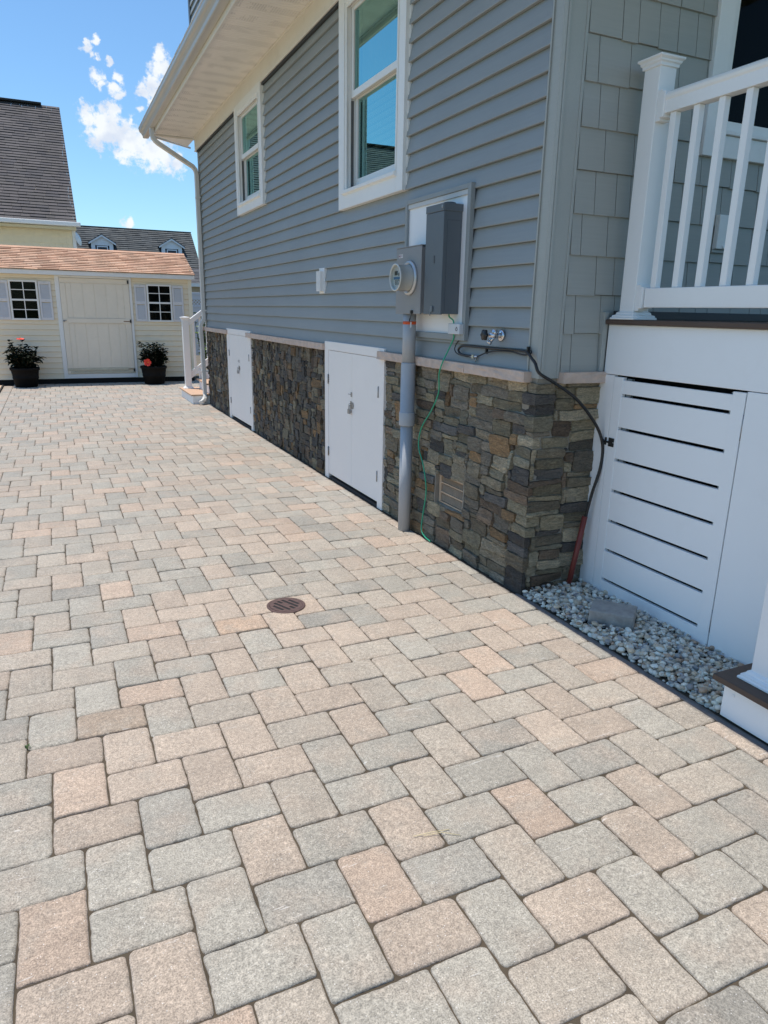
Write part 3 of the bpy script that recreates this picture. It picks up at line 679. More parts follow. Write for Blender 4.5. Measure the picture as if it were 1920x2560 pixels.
# --- frieze, soffit, fascia, gutter, lower roof
YN = -2.5
b = MB(); b.box(-0.022, 0.02, YN, 9.41, 4.03, 4.222); b.box(-0.030, 0.02, YN, 9.41, 4.012, 4.029); b.obj('frieze_board', EAVE, HOUSE, bevel=0.003)
b = MB(); b.box(-0.016, 0.02, 0.095, 9.3, 3.985, 4.0115); b.obj('siding_channel', basic('dark_trim', (0.035, 0.037, 0.04), 0.7), HOUSE)  # near-black channel along the top edge of the siding
def soffit_mat():
    m, t, p = newmat('vented_soffit'); g = t.nodes.new('ShaderNodeTexCoord'); sx = t.nodes.new('ShaderNodeSeparateXYZ'); t.links.new(g.outputs['Object'], sx.inputs[0])
    def mt(op, a, bb=None, c=None):
        n = t.nodes.new('ShaderNodeMath'); n.operation = op
        for i, v in enumerate((a, bb, c)):
            if v is None: continue
            if hasattr(v, 'is_output'): t.links.new(v, n.inputs[i])
            else: n.inputs[i].default_value = v
        return n.outputs[0]
    fy = mt('FRACT', mt('MULTIPLY', sx.outputs[1], 1 / 0.0167)); ly = mt('LESS_THAN', fy, 0.34)
    fx = mt('FRACT', mt('MULTIPLY', sx.outputs[0], 1 / 0.024)); lx = mt('LESS_THAN', fx, 0.6)
    py = mt('FRACT', mt('MULTIPLY', sx.outputs[1], 1 / 0.30)); bandy = mt('LESS_THAN', py, 0.5)
    v = t.nodes.new('ShaderNodeTexNoise'); v.inputs['Scale'].default_value = 6; v.inputs['Detail'].default_value = 5; t.links.new(g.outputs['Object'], v.inputs['Vector'])
    rnd = mt('GREATER_THAN', v.outputs[0], 0.47)
    hole = mt('MULTIPLY', mt('MULTIPLY', ly, lx), mt('MULTIPLY', bandy, rnd))
    nn = noise_n(t, g.outputs['Object'], 2.0, 5); base = t.nodes.new('ShaderNodeRGB'); base.outputs[0].default_value = (0.84, 0.81, 0.76, 1)
    cc = mul(t, base.outputs[0], rng(t, nn.outputs[0], 0.3, 0.7, 0.95, 1.04)); cc = mixc(t, mt('MULTIPLY', hole, 0.6), cc, (0.12, 0.11, 0.10))
    t.links.new(cc, p.inputs['Base Color']); p.inputs['Roughness'].default_value = 0.5
    return m
b = MB(); y = YN
vs = []; fs = []; pr = []
while y < 9.46:
    pr += [(y, 4.2200), (y + 0.044, 4.2200), (y + 0.0455, 4.2235), (y + 0.0485, 4.2235)]; y += 0.05
pr = [p for p in pr if p[0] < 9.47]
x0, x1 = -0.648, -0.0225
b.add([(x0, q[0], q[1]) for q in pr] + [(x1, q[0], q[1]) for q in pr], [(i, i + 1, len(pr) + i + 1, len(pr) + i) for i in range(len(pr) - 1)])
b.obj('soffit', soffit_mat(), HOUSE)
b = MB(); b.box(-0.66, 0.02, YN, 9.46, 4.24, 4.26); b.box(-0.035, -0.0225, YN, 9.41, 4.206, 4.219); b.box(-0.648, -0.632, YN, 9.44, 4.204, 4.219); b.obj('soffit_channel', EAVE, HOUSE)
# gable-end return
b = MB()
n = 12
for k in range(n):
    xa = -0.60 + 0.60 * k / n; xb = xa + 0.042
    ya, yb = 9.465, 9.60 + (10.13 - 9.60) * (k + 0.5) / n
    b.box(xa, xb, ya, yb, 4.218, 4.226); b.box(xb, -0.60 + 0.60 * (k + 1) / n, ya, yb, 4.2225, 4.228)
b.obj('return_soffit', WHITE, HOUSE)
M = Matrix.Translation((0, 0, 0))
b = MB(); b.prism([(-0.66, 9.60), (0.06, 10.19), (0.06, 10.22), (-0.67, 9.63)], 2, 4.205, 4.232); b.box(-0.63, 0.02, 9.452, 9.466, 4.19, 4.2175); b.obj('rake_board', EAVE, HOUSE, bevel=0.002)
b = MB(); b.box(-0.665, -0.650, YN, 9.62, 4.165, 4.37); b.obj('fascia', EAVE, HOUSE, bevel=0.002)
b = MB()
gp = [(-0.667, 4.365), (-0.667, 4.222), (-0.742, 4.218), (-0.752, 4.224), (-0.758, 4.255), (-0.775, 4.283), (-0.796, 4.298), (-0.806, 4.318), (-0.806, 4.352), (-0.813, 4.360), (-0.812, 4.368), (-0.800, 4.368), (-0.800, 4.320), (-0.770, 4.290), (-0.752, 4.262), (-0.744, 4.224), (-0.671, 4.226), (-0.671, 4.365)]
b.prism(gp, 1, YN, 9.86); b.prism([(-0.667, 4.36), (-0.667, 4.222), (-0.742, 4.218), (-0.758, 4.255), (-0.775, 4.283), (-0.806, 4.318), (-0.812, 4.36)], 1, 9.86, 9.866)
b.obj('gutter', GUTTERM, HOUSE, bevel=0.001)
# lower (skirt) roof rising from the gutter to the upper wall, and the upper storey
def rect_tube(b, pts, w, h):
    """rectangular pipe, w along tangent-perp horizontal, h the other"""
    pts = [Vector(p) for p in pts]; vs = []; fs = []
    for i, p in enumerate(pts):
        d = (pts[min(i + 1, len(pts) - 1)] - pts[max(i - 1, 0)]).normalized()
        a = Vector((0, 1, 0)); a = (a - d * a.dot(d)).normalized(); c = d.cross(a)
        for (s1_, s2_) in ((-1, -1), (1, -1), (1, 1), (-1, 1)): vs.append(p + a * s1_ * w / 2 + c * s2_ * h / 2)
    for i in range(len(pts) - 1):
        for k in range(4): fs.append((i * 4 + k, i * 4 + (k + 1) % 4, (i + 1) * 4 + (k + 1) % 4, (i + 1) * 4 + k))
    fs += [(3, 2, 1, 0), tuple(range((len(pts) - 1) * 4, len(pts) * 4))]
    b.add(vs, fs)
def bez(pts, n=6):
    """smooth a polyline (Catmull-Rom)"""
    P = [Vector(p) for p in pts]; P = [P[0] * 2 - P[1]] + P + [P[-1] * 2 - P[-2]]; out_ = []
    for i in range(1, len(P) - 2):
        for k in range(n):
            t = k / n; t2, t3 = t * t, t * t * t
            out_.append(0.5 * ((2 * P[i]) + (-P[i - 1] + P[i + 1]) * t + (2 * P[i - 1] - 5 * P[i] + 4 * P[i + 1] - P[i + 2]) * t2 + (-P[i - 1] + 3 * P[i] - 3 * P[i + 1] + P[i + 2]) * t3))
    out_.append(P[-2]); return out_
b = MB(); yd = 9.24
path = [(-0.712, 9.10, 4.225), (-0.712, 9.10, 4.13), (-0.70, 9.102, 4.09), (-0.665, 9.11, 4.05), (-0.62, 9.12, 4.02), (-0.20, yd, 3.82), (-0.10, yd, 3.765), (-0.06, yd, 3.72), (-0.045, yd, 3.66), (-0.045, yd, 1.50), (-0.045, yd, 1.44), (-0.06, yd, 1.39), (-0.09, yd, 1.355), (-0.105, yd, 1.30), (-0.105, yd, 1.24), (-0.09, yd, 0.9), (-0.09, yd, 0.20), (-0.095, yd - .01, 0.15), (-0.11, yd - .05, 0.105), (-0.14, yd - .10, 0.07), (-0.19, yd - .155, 0.045)]
rect_tube(b, path, 0.085, 0.06)
b.obj('downspout', SPOUT, HOUSE, bevel=0.006)
b = MB()
for z in (3.3, 1.55, 0.55):
    b = MB(); b.box(-0.079 if z > 1 else -0.124, 0.0, yd - 0.046, yd + 0.046, z, z + 0.025); b.obj('downspout_strap', SPOUT, HOUSE)

def roof_plane(name, P0, U, V, wd, ln, expo, cols, seed, parent=None, mat=ROOFM, thick=0.012, tab=0.33, kv=0.12):
    """P0 lower left corner, U along eave, V up the slope"""
    rs = random.Random(seed); U = Vector(U).normalized(); V = Vector(V).normalized(); Nn = U.cross(V).normalized(); P0 = Vector(P0)
    if Nn.z < 0: Nn = -Nn
    b = MB(); rows = int(ln / expo)
    for r_ in range(rows):
        x = -rs.uniform(0, tab)
        while x < wd:
            x2 = x + tab * rs.choice([0.6, 0.8, 1.0, 1.2]); a, c = max(x, 0), min(x2, wd)
            if c - a > 0.005:
                v0 = r_ * expo; v1 = v0 + expo * 1.02; j = rs.uniform(-0.004, 0.004); th = thick * rs.uniform(0.8, 1.25)
                col = rs.choice(cols); k = rs.uniform(1 - kv, 1 + kv)
                p = [P0 + U * (a + .002) + V * (v0 + j), P0 + U * (c - .002) + V * (v0 + j), P0 + U * (c - .002) + V * v1, P0 + U * (a + .002) + V * v1]
                vs = [p[0], p[1], p[2], p[3], p[0] + Nn * th, p[1] + Nn * th, p[2] + Nn * 0.0015, p[3] + Nn * 0.0015]
                b.add(vs, [(0, 1, 5, 4), (1, 2, 6, 5), (2, 3, 7, 6), (3, 0, 4, 7), (4, 5, 6, 7), (3, 2, 1, 0)], tuple(q * k for q in col))
            x = x2
    return b.obj(name, mat, parent)
roof_plane('lower_roof', (-0.79, YN, 4.385), (0, 1, 0), (0.80, 0, 0.42), 9.87 - YN, 0.86, 0.14, [(0.09, 0.09, 0.09), (0.12, 0.115, 0.11)], 5, HOUSE)
b = MB(); b.prism([(-0.79, 4.372), (0.0, 4.785), (0.0, 4.3), (-0.66, 4.3)], 1, YN, 9.6); b.obj('roof_deck', DARKGAP, HOUSE)
b = MB()
ZS_save = ZS
ZS = 4.60; lap(b, 's', 4.60, 8.2, 0.1, 9.22, [], 0.0); ZS = ZS_save
b.obj('upper_siding', SIDING, HOUSE)
b = MB(); b.box(-0.03, 0.05, 9.215, 9.32, 4.6, 8.2); b.obj('corner_post', basic('dark_corner', (0.10, 0.12, 0.14), 0.5), HOUSE, bevel=0.003)
b = MB(); b.box(0.001, 9.0, 0.0, 9.1, 8.2, 8.4); b.obj('main_roof', ROOM, HOUSE)

# --- windows -------------------------------------------------------------
def window(w, cur):
    y0, y1, z0, z1 = w['y0'], w['y1'], w['z0'], w['z1']; a, c, e, g = w['oy0'], w['oy1'], w['oz0'], w['oz1']; mt = w['meet']
    b = MB()
    b.box(-0.034, 0.019, y0, a, z0, z1); b.box(-0.034, 0.019, c, y1, z0, z1); b.box(-0.0345, 0.019, a + .0005, c - .0005, z0, e - 0.012); b.box(-0.034, 0.019, a + .0005, c - .0005, g, z1)
    b.box(-0.040, -0.0345, a - 0.016, a - 0.002, e, g); b.box(-0.040, -0.0345, c + 0.002, c + 0.016, e, g)
    cs = b.obj('window', TRIM, HOUSE, bevel=0.003)
    
    for (p, q) in ((y0 - 0.010, y0 - 0.0005), (y1 + 0.0005, y1 + 0.010)): b = MB(); b.box(-0.0015, 0.019, p, q, z0, z1); b.obj('channel', TRIM, cs)
    b = MB(); b.prism([(-0.058, e - 0.022), (-0.058, e + 0.004), (-0.028, e + 0.012), (0.095, e + 0.028), (0.095, e - 0.02), (-0.030, e - 0.011), (-0.034, e - 0.032)], 1, a - 0.02, c + 0.02); b.obj('sill', TRIM, cs, bevel=0.002)
    # jamb with tracks
    b = MB()
    for (p, q, s_) in ((a, a + 0.012, 1), (c - 0.012, c, -1)):
        b.box(-0.030, 0.10, p, q, e, g)
        ee = q if s_ > 0 else p
        for xx in (-0.028, 0.006, 0.044, 0.082):
            b.box(xx, xx + 0.006, min(ee, ee + s_ * 0.014), max(ee, ee + s_ * 0.014), e + 0.02, g)
    b.box(-0.030, 0.10, a + 0.012, c - 0.012, g - 0.012, g); b.box(-0.026, -0.018, a + 0.012, c - 0.012, g - 0.032, g - 0.012); b.box(0.0, 0.008, a + 0.012, c - 0.012, g - 0.03, g - 0.012)
    b.obj('jamb', TRIM, cs)
    b = MB()
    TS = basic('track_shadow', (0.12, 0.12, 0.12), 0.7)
    for (p, q) in ((a + 0.0122, a + 0.0135), (c - 0.0135, c - 0.0122)): b = MB(); b.box(0.012, 0.042, p, q, e + 0.03, mt - 0.03); b.obj('track_shade', TS, cs)  # dark strips paint the shade in the jamb's track recess
    # upper sash
    def sash(xa, xb, p, q, r_, s_, rail_b, rail_t, st):
        b = MB(); b.box(xa, xb, p, p + st, r_, s_); b.box(xa, xb, q - st, q, r_, s_); b.box(xa + .0004, xb - .0004, p + st, q - st, r_, r_ + rail_b); b.box(xa + .0004, xb - .0004, p + st, q - st, s_ - rail_t, s_)
        b.box(xb - 0.012, xb - 0.004, p + st, q - st, r_ + rail_b, r_ + rail_b + 0.006)
        so_ = b.obj('sash', TRIM, cs, bevel=0.002)
        return so_
    i = a + 0.028; j = c - 0.028
    sash(0.012, 0.042, i, j, mt - 0.02, g - 0.014, 0.05, 0.045, 0.045)
    sash(0.050, 0.080, i, j, e + 0.028, mt + 0.012, 0.065, 0.04, 0.045)
    b = MB(); b.box(0.0255, 0.0265, i + 0.044, j - 0.044, mt + 0.03, g - 0.058); b.obj('glass', GLASS, cs)
    b = MB(); b.box(0.0635, 0.0645, i + 0.044, j - 0.044, e + 0.092, mt - 0.028); b.obj('glass', GLASS, cs)
    # curtain folds and dark room behind
    b = MB(); b.smooth = True; n = 90; pr = []
    ya_, yb_ = cur
    for k in range(n + 1):
        yy = ya_ + (yb_ - ya_) * k / n; pr.append((0.135 + 0.016 * math.sin(k * 0.75) + 0.01 * math.sin(k * 0.31 + 1), yy))
    b.prism(pr, 2, mt - 0.05, g, caps=False, closed=False); b.obj('curtain', CURT, cs)
    b = MB(); zz = e + 0.03
    while zz < mt - 0.03: b.box(0.118, 0.140, a + 0.05, c - 0.05, zz, zz + 0.003); b.box(0.128, 0.130, a + 0.05, c - 0.05, zz, zz + 0.030); zz += 0.052
    b.obj('blind', CURT, cs)
    b = MB(); xr = 1.6
    b.add([(0.105, a, e), (0.105, c, e), (0.105, c, g), (0.105, a, g), (xr, a - .5, e - .3), (xr, c + .5, e - .3), (xr, c + .5, g + .1), (xr, a - .5, g + .1)], [(4, 5, 6, 7), (0, 1, 5, 4), (1, 2, 6, 5), (2, 3, 7, 6), (3, 0, 4, 7)]); b.obj('room', ROOM, cs)
    return cs
window(W2, (1.85, 2.78)); window(W1, (5.55, 6.48))

# --- access doors in the stone base -------------------------------------
DOORW = basic('door_paint', (0.92, 0.865, 0.815), 0.45, 0.02, 1.3, bs=0.05, bscale=30, dirt=0.10, dirtcol=(0.6, 0.55, 0.5))
def access_door(y0, y1, l0, l1, label):
    """frame y0..y1, leaves l0..l1"""
    T = 1.32; lt = 1.24; lb = 0.046; seam = (l0 + l1) / 2 - 0.005
    b = MB(); b.box(-0.024, 0.06, y0, l0 - 0.004, -0.005, T); b.box(-0.024, 0.06, l1 + 0.004, y1, -0.005, T); b.box(-0.0245, 0.06, l0 - 0.0038, l1 + 0.0038, lt + 0.004, T + 0.0005)
    fr = b.obj('access_door', DOORW, HOUSE, bevel=0.003)
    fr['label'] = label
    b = MB(); b.box(0.035, 0.055, l0 - 0.004, l1 + 0.004, -0.02, lt + 0.004); b.obj('void', DARKGAP, fr)
    b = MB(); b.box(-0.014, 0.034, l0 - 0.003, l1 + 0.003, -0.02, 0.016); b.obj('threshold', basic('dark_wood', (0.06, 0.05, 0.045), 0.8), fr)  # dark threshold in the gap below the leaves
    b = MB(); b.box(-0.020, 0.008, l0, seam - 0.0016, lb, lt); b.obj('leaf', DOORW, fr, bevel=0.002)
    b = MB(); b.box(-0.020, 0.008, seam + 0.0016, l1, lb, lt); b.obj('leaf', DOORW, fr, bevel=0.002)
    b = MB(); b.box(0.008, 0.010, seam - 0.02, seam + 0.02, lb, lt); b.obj('astragal', PAINT, fr)
    for yy in (l0 - 0.002, l1 + 0.002):
        for zz in (0.97, 0.27):
            b = MB(); b.tube([(-0.027, yy, zz - 0.045), (-0.027, yy, zz + 0.045)], 0.0055, 8)
            for q in (-0.028, -0.009, 0.010, 0.028): b.box(-0.0225, -0.0205, yy - 0.014, yy + 0.014, zz + q, zz + q + 0.012)
            b.obj('hinge', STEEL, fr)
    yl = seam + 0.035; zl = 0.79
    b = MB(); b.box(-0.023, -0.0205, yl - 0.035, yl - 0.0, zl - 0.035, zl + 0.035); b.box(-0.023, -0.0205, yl - 0.075, yl - 0.04, zl - 0.028, zl + 0.028); b.box(-0.026, -0.0232, yl - 0.085, yl - 0.005, zl - 0.012, zl + 0.014)
    b.tube([(-0.023, yl - 0.02, zl - 0.004), (-0.044, yl - 0.02, zl - 0.002), (-0.044, yl - 0.02, zl + 0.012), (-0.023, yl - 0.02, zl + 0.014)], 0.003, 6)
    b.obj('hasp', STEEL, fr, bevel=0.0008)
    b = MB(); b.box(-0.024, -0.0205, yl - 0.045, yl - 0.015, 0.865, 0.905); b.tube([(-0.026, yl - 0.02, 0.885), (-0.032, yl + 0.025, 0.885)], 0.003, 6); b.obj('slide_bolt', STEEL, fr, bevel=0.0008)
    b = MB(); yk = yl - 0.02; zk = zl - 0.035
    b.tube([(-0.040, yk - 0.011, zk - 0.002), (-0.040, yk - 0.011, zk + 0.022), (-0.040, yk - 0.006, zk + 0.031), (-0.040, yk, zk + 0.034), (-0.040, yk + 0.006, zk + 0.031), (-0.040, yk + 0.011, zk + 0.022), (-0.040, yk + 0.011, zk - 0.002)], 0.0028, 8)
    b.box(-0.049, -0.031, yk - 0.019, yk + 0.019, zk - 0.040, zk)
    b.obj('padlock', STEEL, fr, bevel=0.002)
access_door(1.960, 3.335, 2.062, 3.235, 'white double access door nearest the grey conduit')
access_door(6.205, 7.628, 6.305, 7.495, 'white double access door nearest the downspout')

# --- front wall (faces the camera side): shingles, casing window ---------
def shingle_wall():
    rs = random.Random(4); b = MB()
    x0, x1 = 0.139, 3.4; z = 1.297; P = 0.2035; k = 0
    first = {0: [0.204, 0.395, 0.437], 1: [0.209, 0.383], 2: [0.328, 0.453], 3: [0.204, 0.379], 4: [0.270, 0.412], 5: [0.308, 0.504], 6: [0.249, 0.369, 0.55], 7: [0.217, 0.421, 0.628]}
    while z < 4.2:
        xs = [x0] + first.get(k, [])
        while xs[-1] < x1: xs.append(xs[-1] + rs.choice([0.10, 0.13, 0.16, 0.20]) * rs.uniform(0.95, 1.05))
        for a, c in zip(xs, xs[1:]):
            a2, c2 = a + 0.0022, min(c, x1) - 0.0022
            if c2 <= a2: continue
            if c2 > 0.99 and a2 < 1.0 and z > 2.45: c2 = 0.99
            if a2 >= 0.99 and z > 2.45: continue
            jz = 0.0 if rs.random() < 0.7 else 0.006; th = 0.015 + rs.uniform(-.001, .002)
            vs = [(a2, -th, z + jz), (c2, -th, z + jz), (c2, -0.002, z + P + .004), (a2, -0.002, z + P + .004), (a2, 0.004, z + jz), (c2, 0.004, z + jz), (c2, 0.004, z + P), (a2, 0.004, z + P)]
            b.add(vs, [(0, 1, 2, 3), (4, 7, 6, 5), (0, 4, 5, 1), (1, 5, 6, 2), (0, 3, 7, 4)])
        z += P; k += 1
    b.obj('shingle_siding', SHINGLE, HOUSE)
    b = MB(); b.box(0.139, 3.4, 0.005, 0.02, 1.25, 2.3); b.box(0.139, 1.0, 0.005, 0.02, 2.3, 4.22); b.obj('wall_sheathing', DARKGAP, HOUSE)
shingle_wall()
b = MB()
b.box(0.965, 1.075, -0.035, 0.02, 2.463, 4.2); b.box(1.0752, 3.4, -0.036, 0.02, 2.463, 2.575)
fw = b.obj('window', TRIM, HOUSE, bevel=0.003); fw['label'] = 'wide white front window above the porch'
b = MB(); b.prism([(-0.055, 2.577), (-0.055, 2.595), (0.04, 2.61), (0.04, 2.576)], 0, 1.05, 3.4); b.obj('sill', TRIM, fw, bevel=0.002)
b = MB(); b.box(1.0752, 1.10, -0.015, 0.06, 2.61, 4.2); b.box(1.1002, 1.118, -0.005, 0.05, 2.61, 4.2); b.box(1.1182, 1.14, 0.0, 0.05, 2.60, 4.2); b.box(1.1402, 3.4, 0.005, 0.05, 2.60, 2.66); b.obj('sash', TRIM, fw, bevel=0.002)
b = MB(); b.box(1.14, 3.4, 0.03, 0.032, 2.66, 4.2); b.obj('glass', GLASSD, fw)
b = MB(); b.add([(1.1, 0.06, 2.6), (3.4, 0.06, 2.6), (3.4, 0.06, 4.2), (1.1, 0.06, 4.2), (1.1, 1.3, 2.6), (3.4, 1.3, 2.6), (3.4, 1.3, 4.2), (1.1, 1.3, 4.2)], [(4, 5, 6, 7), (0, 1, 5, 4), (1, 2, 6, 5), (2, 3, 7, 6), (3, 0, 4, 7)]); b.obj('room', DARKGAP, fw)
# J-channel beside the porch
b = MB(); b.prism([(0.398, -0.002), (0.398, -0.030), (0.4285, -0.030), (0.4285, -0.002)], 2, 1.297, 1.62); b.obj('channel_trim', CORNER, HOUSE, bevel=0.002)
# porch ceiling and roof mass over the front
b = MB(); b.box(-0.0225, 3.4, YN, 0.02, 4.222, 4.24); b.obj('porch_ceiling', WHITE, HOUSE)
b = MB(); b.box(0.0, 3.4, YN, 0.02, 4.30, 4.8); b.obj('porch_roof', ROOM, HOUSE)
b = MB(); b.box(3.4, 3.5, -0.1, 9.1, 0.0, 4.8); b.obj('side_wall', SIDING, HOUSE)
# covered outlet on the porch wall
t = thing('outlet_box', 'white covered outlet box on the dark shingles behind the porch balusters', 'outlet', (1.225, -0.02, 1.99))
b = MB(); b.box(1.158, 1.285, -0.045, -0.012, 1.985, 2.17); b.obj('cover', TRIM, t, bevel=0.004)
b = MB(); b.box(1.148, 1.295, -0.030, -0.012, 1.965, 1.983); b.obj('base_plate', CORNER, t, bevel=0.002)
b = MB(); b.box(1.205, 1.235, -0.052, -0.0455, 1.99, 2.005); b.obj('latch', WHITE, t)

# ------------------------------------------------------------------ METER GROUP
MS = thing('meter_mount', 'white rectangular mounting board with grey channel frame holding the electric boxes', 'mounting board', (0, 1.2, 1.45))
b = MB(); b.box(-0.012, 0.0, 0.782, 1.60, 1.470, 2.322); b.obj('board', BOARD, MS)
b = MB()
for (y0, y1, z0, z1) in ((0.744, 0.782, 1.432, 2.352), (1.60, 1.632, 1.432, 2.352), (0.7825, 1.5995, 2.322, 2.352), (0.7825, 1.5995, 1.432, 1.470)): b.box(-0.032, 0.0, y0, y1, z0, z1)
b.obj('channel_frame', SIDING, MS, bevel=0.003)
b = MB(); b.box(-0.024, -0.0125, 0.783, 1.599, 2.292, 2.3215); b.obj('top_flange', basic('flange', (0.55, 0.56, 0.56), 0.4), MS, bevel=0.002)

EM = thing('electric_meter', 'grey electric meter box with round glass meter on its door', 'electric meter', (-0.07, 1.32, 1.586))
b = MB(); b.box(-0.135, -0.0125, 1.143, 1.512, 1.592, 2.015); b.obj('box', GREYMETER, EM, bevel=0.004)
b = MB(); b.box(-0.146, -0.1355, 1.139, 1.516, 1.588, 2.019); b.box(-0.150, -0.02, 1.139, 1.516, 2.0195, 2.026)
b.obj('cover', GREYMETER, EM, bevel=0.003)
my, mz = 1.298, 1.822
b = MB(); b.smooth = True; b.lathe([(0.112, 0.0), (0.112, 0.012), (0.104, 0.020), (0.092, 0.020), (0.088, 0.012)], (-0.146, my, mz), 48, 'x'); b.obj('collar', basic('meter_ring', (0.52, 0.53, 0.54), 0.35, metal=0.6), EM)
b = MB(); b.smooth = True; b.lathe([(0.084, 0.010), (0.084, 0.104), (0.088, 0.105), (0.089, 0.112), (0.084, 0.115), (0.078, 0.113), (0.0792, 0.090)], (-0.146, my, mz), 48, 'x'); b.f[-2:] = []; b.sm[-2:] = []; b.obj('meter_body', basic('meter_body', (0.60, 0.60, 0.56), 0.4), EM)
b = MB(); b.lathe([(0.079, 0.0905), (0.079, 0.094)], (-0.146, my, mz), 48, 'x'); b.obj('dial_plate', basic('dial', (0.75, 0.75, 0.72), 0.5), EM)
b = MB()
b.box(-0.2440, -0.2402, my - 0.004, my + 0.038, mz + 0.014, mz + 0.042); b.box(-0.2440, -0.2402, my - 0.028, my - 0.020, mz + 0.010, mz + 0.03)
b.obj('display', BLACK, EM)
def text(name, body, size, M, mat, parent, extr=0.0004):
    c = bpy.data.curves.new(name, 'FONT'); c.body = body; c.size = size; c.extrude = extr; c.align_x = 'CENTER'; c.align_y = 'CENTER'
    o = bpy.data.objects.new(name, c); COL.objects.link(o); o.matrix_world = M; dg = bpy.context.evaluated_depsgraph_get(); me = bpy.data.meshes.new_from_object(o.evaluated_get(dg)); COL.objects.unlink(o); bpy.data.objects.remove(o)
    o = bpy.data.objects.new(name, me); COL.objects.link(o); me.materials.append(mat); o.matrix_world = M
    if parent is not None: o.parent = parent; o.matrix_parent_inverse = parent.matrix_world.inverted()
    return o
FX = lambda y, z, x: Matrix(((0, 0, -1, x), (-1, 0, 0, y), (0, 1, 0, z), (0, 0, 0, 1)))   # text on a face looking toward -X
BLUE = basic('blue_band', (0.04, 0.16, 0.34), 0.5)
b = MB(); b.box(-0.2435, -0.2402, my - 0.052, my + 0.052, mz - 0.012, mz + 0.004); b.obj('blue_band', BLUE, EM)
text('dial_figures', '812', 0.046, FX(my - 0.002, mz - 0.032, -0.2412), BLACK, EM)
b = MB(); b.smooth = True; b.lathe([(0.0778, 0.103), (0.070, 0.106), (0.05, 0.108), (0.001, 0.109)], (-0.152, my, mz), 48, 'x')
b.obj('glass_cover', METERGLASS, EM)
b = MB(); vs = []; n = 8
for k in range(n + 1):
    a = R(-75 + 42 * k / n - 20)
    for xx in (-0.172, -0.205): vs.append((xx, my + math.cos(a) * 0.0885, mz + math.sin(a) * 0.0885))
vs = []
for k in range(n + 1):
    a = R(-100 + 40 * k / n)
    for xx in (-0.172, -0.212): vs.append((xx, my + math.cos(a) * 0.0890, mz + math.sin(a) * 0.0890))
b.add(vs, [(2 * k, 2 * k + 1, 2 * k + 3, 2 * k + 2) for k in range(n)]); b.obj('sticker', basic('paper_label', (0.7, 0.68, 0.62), 0.6), EM)
b = MB(); b.box(-0.1475, -0.1463, 1.415, 1.475, 1.958, 1.980); st = b.obj('warning_sticker', basic('sticker', (0.75, 0.73, 0.72), 0.5), EM)
b = MB(); b.box(-0.1481, -0.1476, 1.454, 1.474, 1.962, 1.976); b.box(-0.1481, -0.1476, 1.440, 1.449, 1.960, 1.978); b.box(-0.1481, -0.1476, 1.418, 1.435, 1.966, 1.970); b.box(-0.1481, -0.1476, 1.418, 1.435, 1.973, 1.976); b.obj('sticker_print', basic('sticker_ink', (0.25, 0.16, 0.20), 0.5), EM)
b = MB(); b.box(-0.158, -0.1465, 1.240, 1.262, 1.590, 1.612); b.tube([(-0.152, 1.25, 1.59), (-0.156, 1.255, 1.565), (-0.158, 1.258, 1.545), (-0.156, 1.268, 1.535), (-0.154, 1.275, 1.548), (-0.154, 1.266, 1.562)], 0.0022, 6); b.obj('seal_clasp', BLACK, EM)
b = MB(); b.box(-0.152, -0.150, 1.247, 1.265, 1.498, 1.535); b.obj('seal_tag', basic('tag_plastic', (0.5, 0.5, 0.5), 0.4), EM, bevel=0.002)

BP = thing('breaker_box', 'tall dark grey breaker box beside the round glass meter', 'breaker box', (-0.07, 0.97, 1.588))
b = MB(); b.box(-0.132, -0.0125, 0.862, 1.082, 1.592, 2.236); b.obj('box', GREYBOX, BP, bevel=0.004)
b = MB(); b.box(-0.146, -0.1325, 0.857, 1.088, 1.588, 2.198); b.obj('door', GREYBOX, BP, bevel=0.003)
b = MB(); b.box(-0.149, -0.0125, 0.855, 1.090, 2.1995, 2.243); b.obj('hood', GREYBOX, BP, bevel=0.003)
b = MB(); b.box(-0.118, -0.115, 0.8612, 0.8619, 1.61, 2.15); b.box(-0.1148, -0.03, 0.8612, 0.8619, 2.147, 2.15); b.box(-0.149, -0.1465, 0.955, 0.975, 1.90, 1.945); b.obj('embossing', basic('emboss', (0.075, 0.086, 0.098), 0.4), BP, bevel=0.001)
b = MB(); b.lathe([(0.040, 0.0), (0.040, 0.012), (0.034, 0.016)], (-0.06, 0.945, 2.244), 24); b.obj('hub', GREYBOX, BP)
b = MB(); b.lathe([(0.010, 0), (0.010, 0.003), (0.006, 0.004)], (-0.1495, 0.872, 2.222), 14, 'x'); b.obj('bolt', STEEL, BP)
b = MB(); b.box(-0.158, -0.1465, 0.955, 0.975, 1.604, 1.640); b.box(-0.152, -0.1465, 0.985, 0.993, 1.580, 1.625); b.obj('latch', basic('latch_metal', (0.22, 0.24, 0.26), 0.4, metal=0.5), BP, bevel=0.002)
b = MB(); b.box(-0.11, -0.03, 1.0885, 1.1385, 1.72, 1.77); b.box(-0.11, -0.03, 1.0885, 1.1385, 1.93, 1.96); b.obj('coupling', GREYMETER, BP)

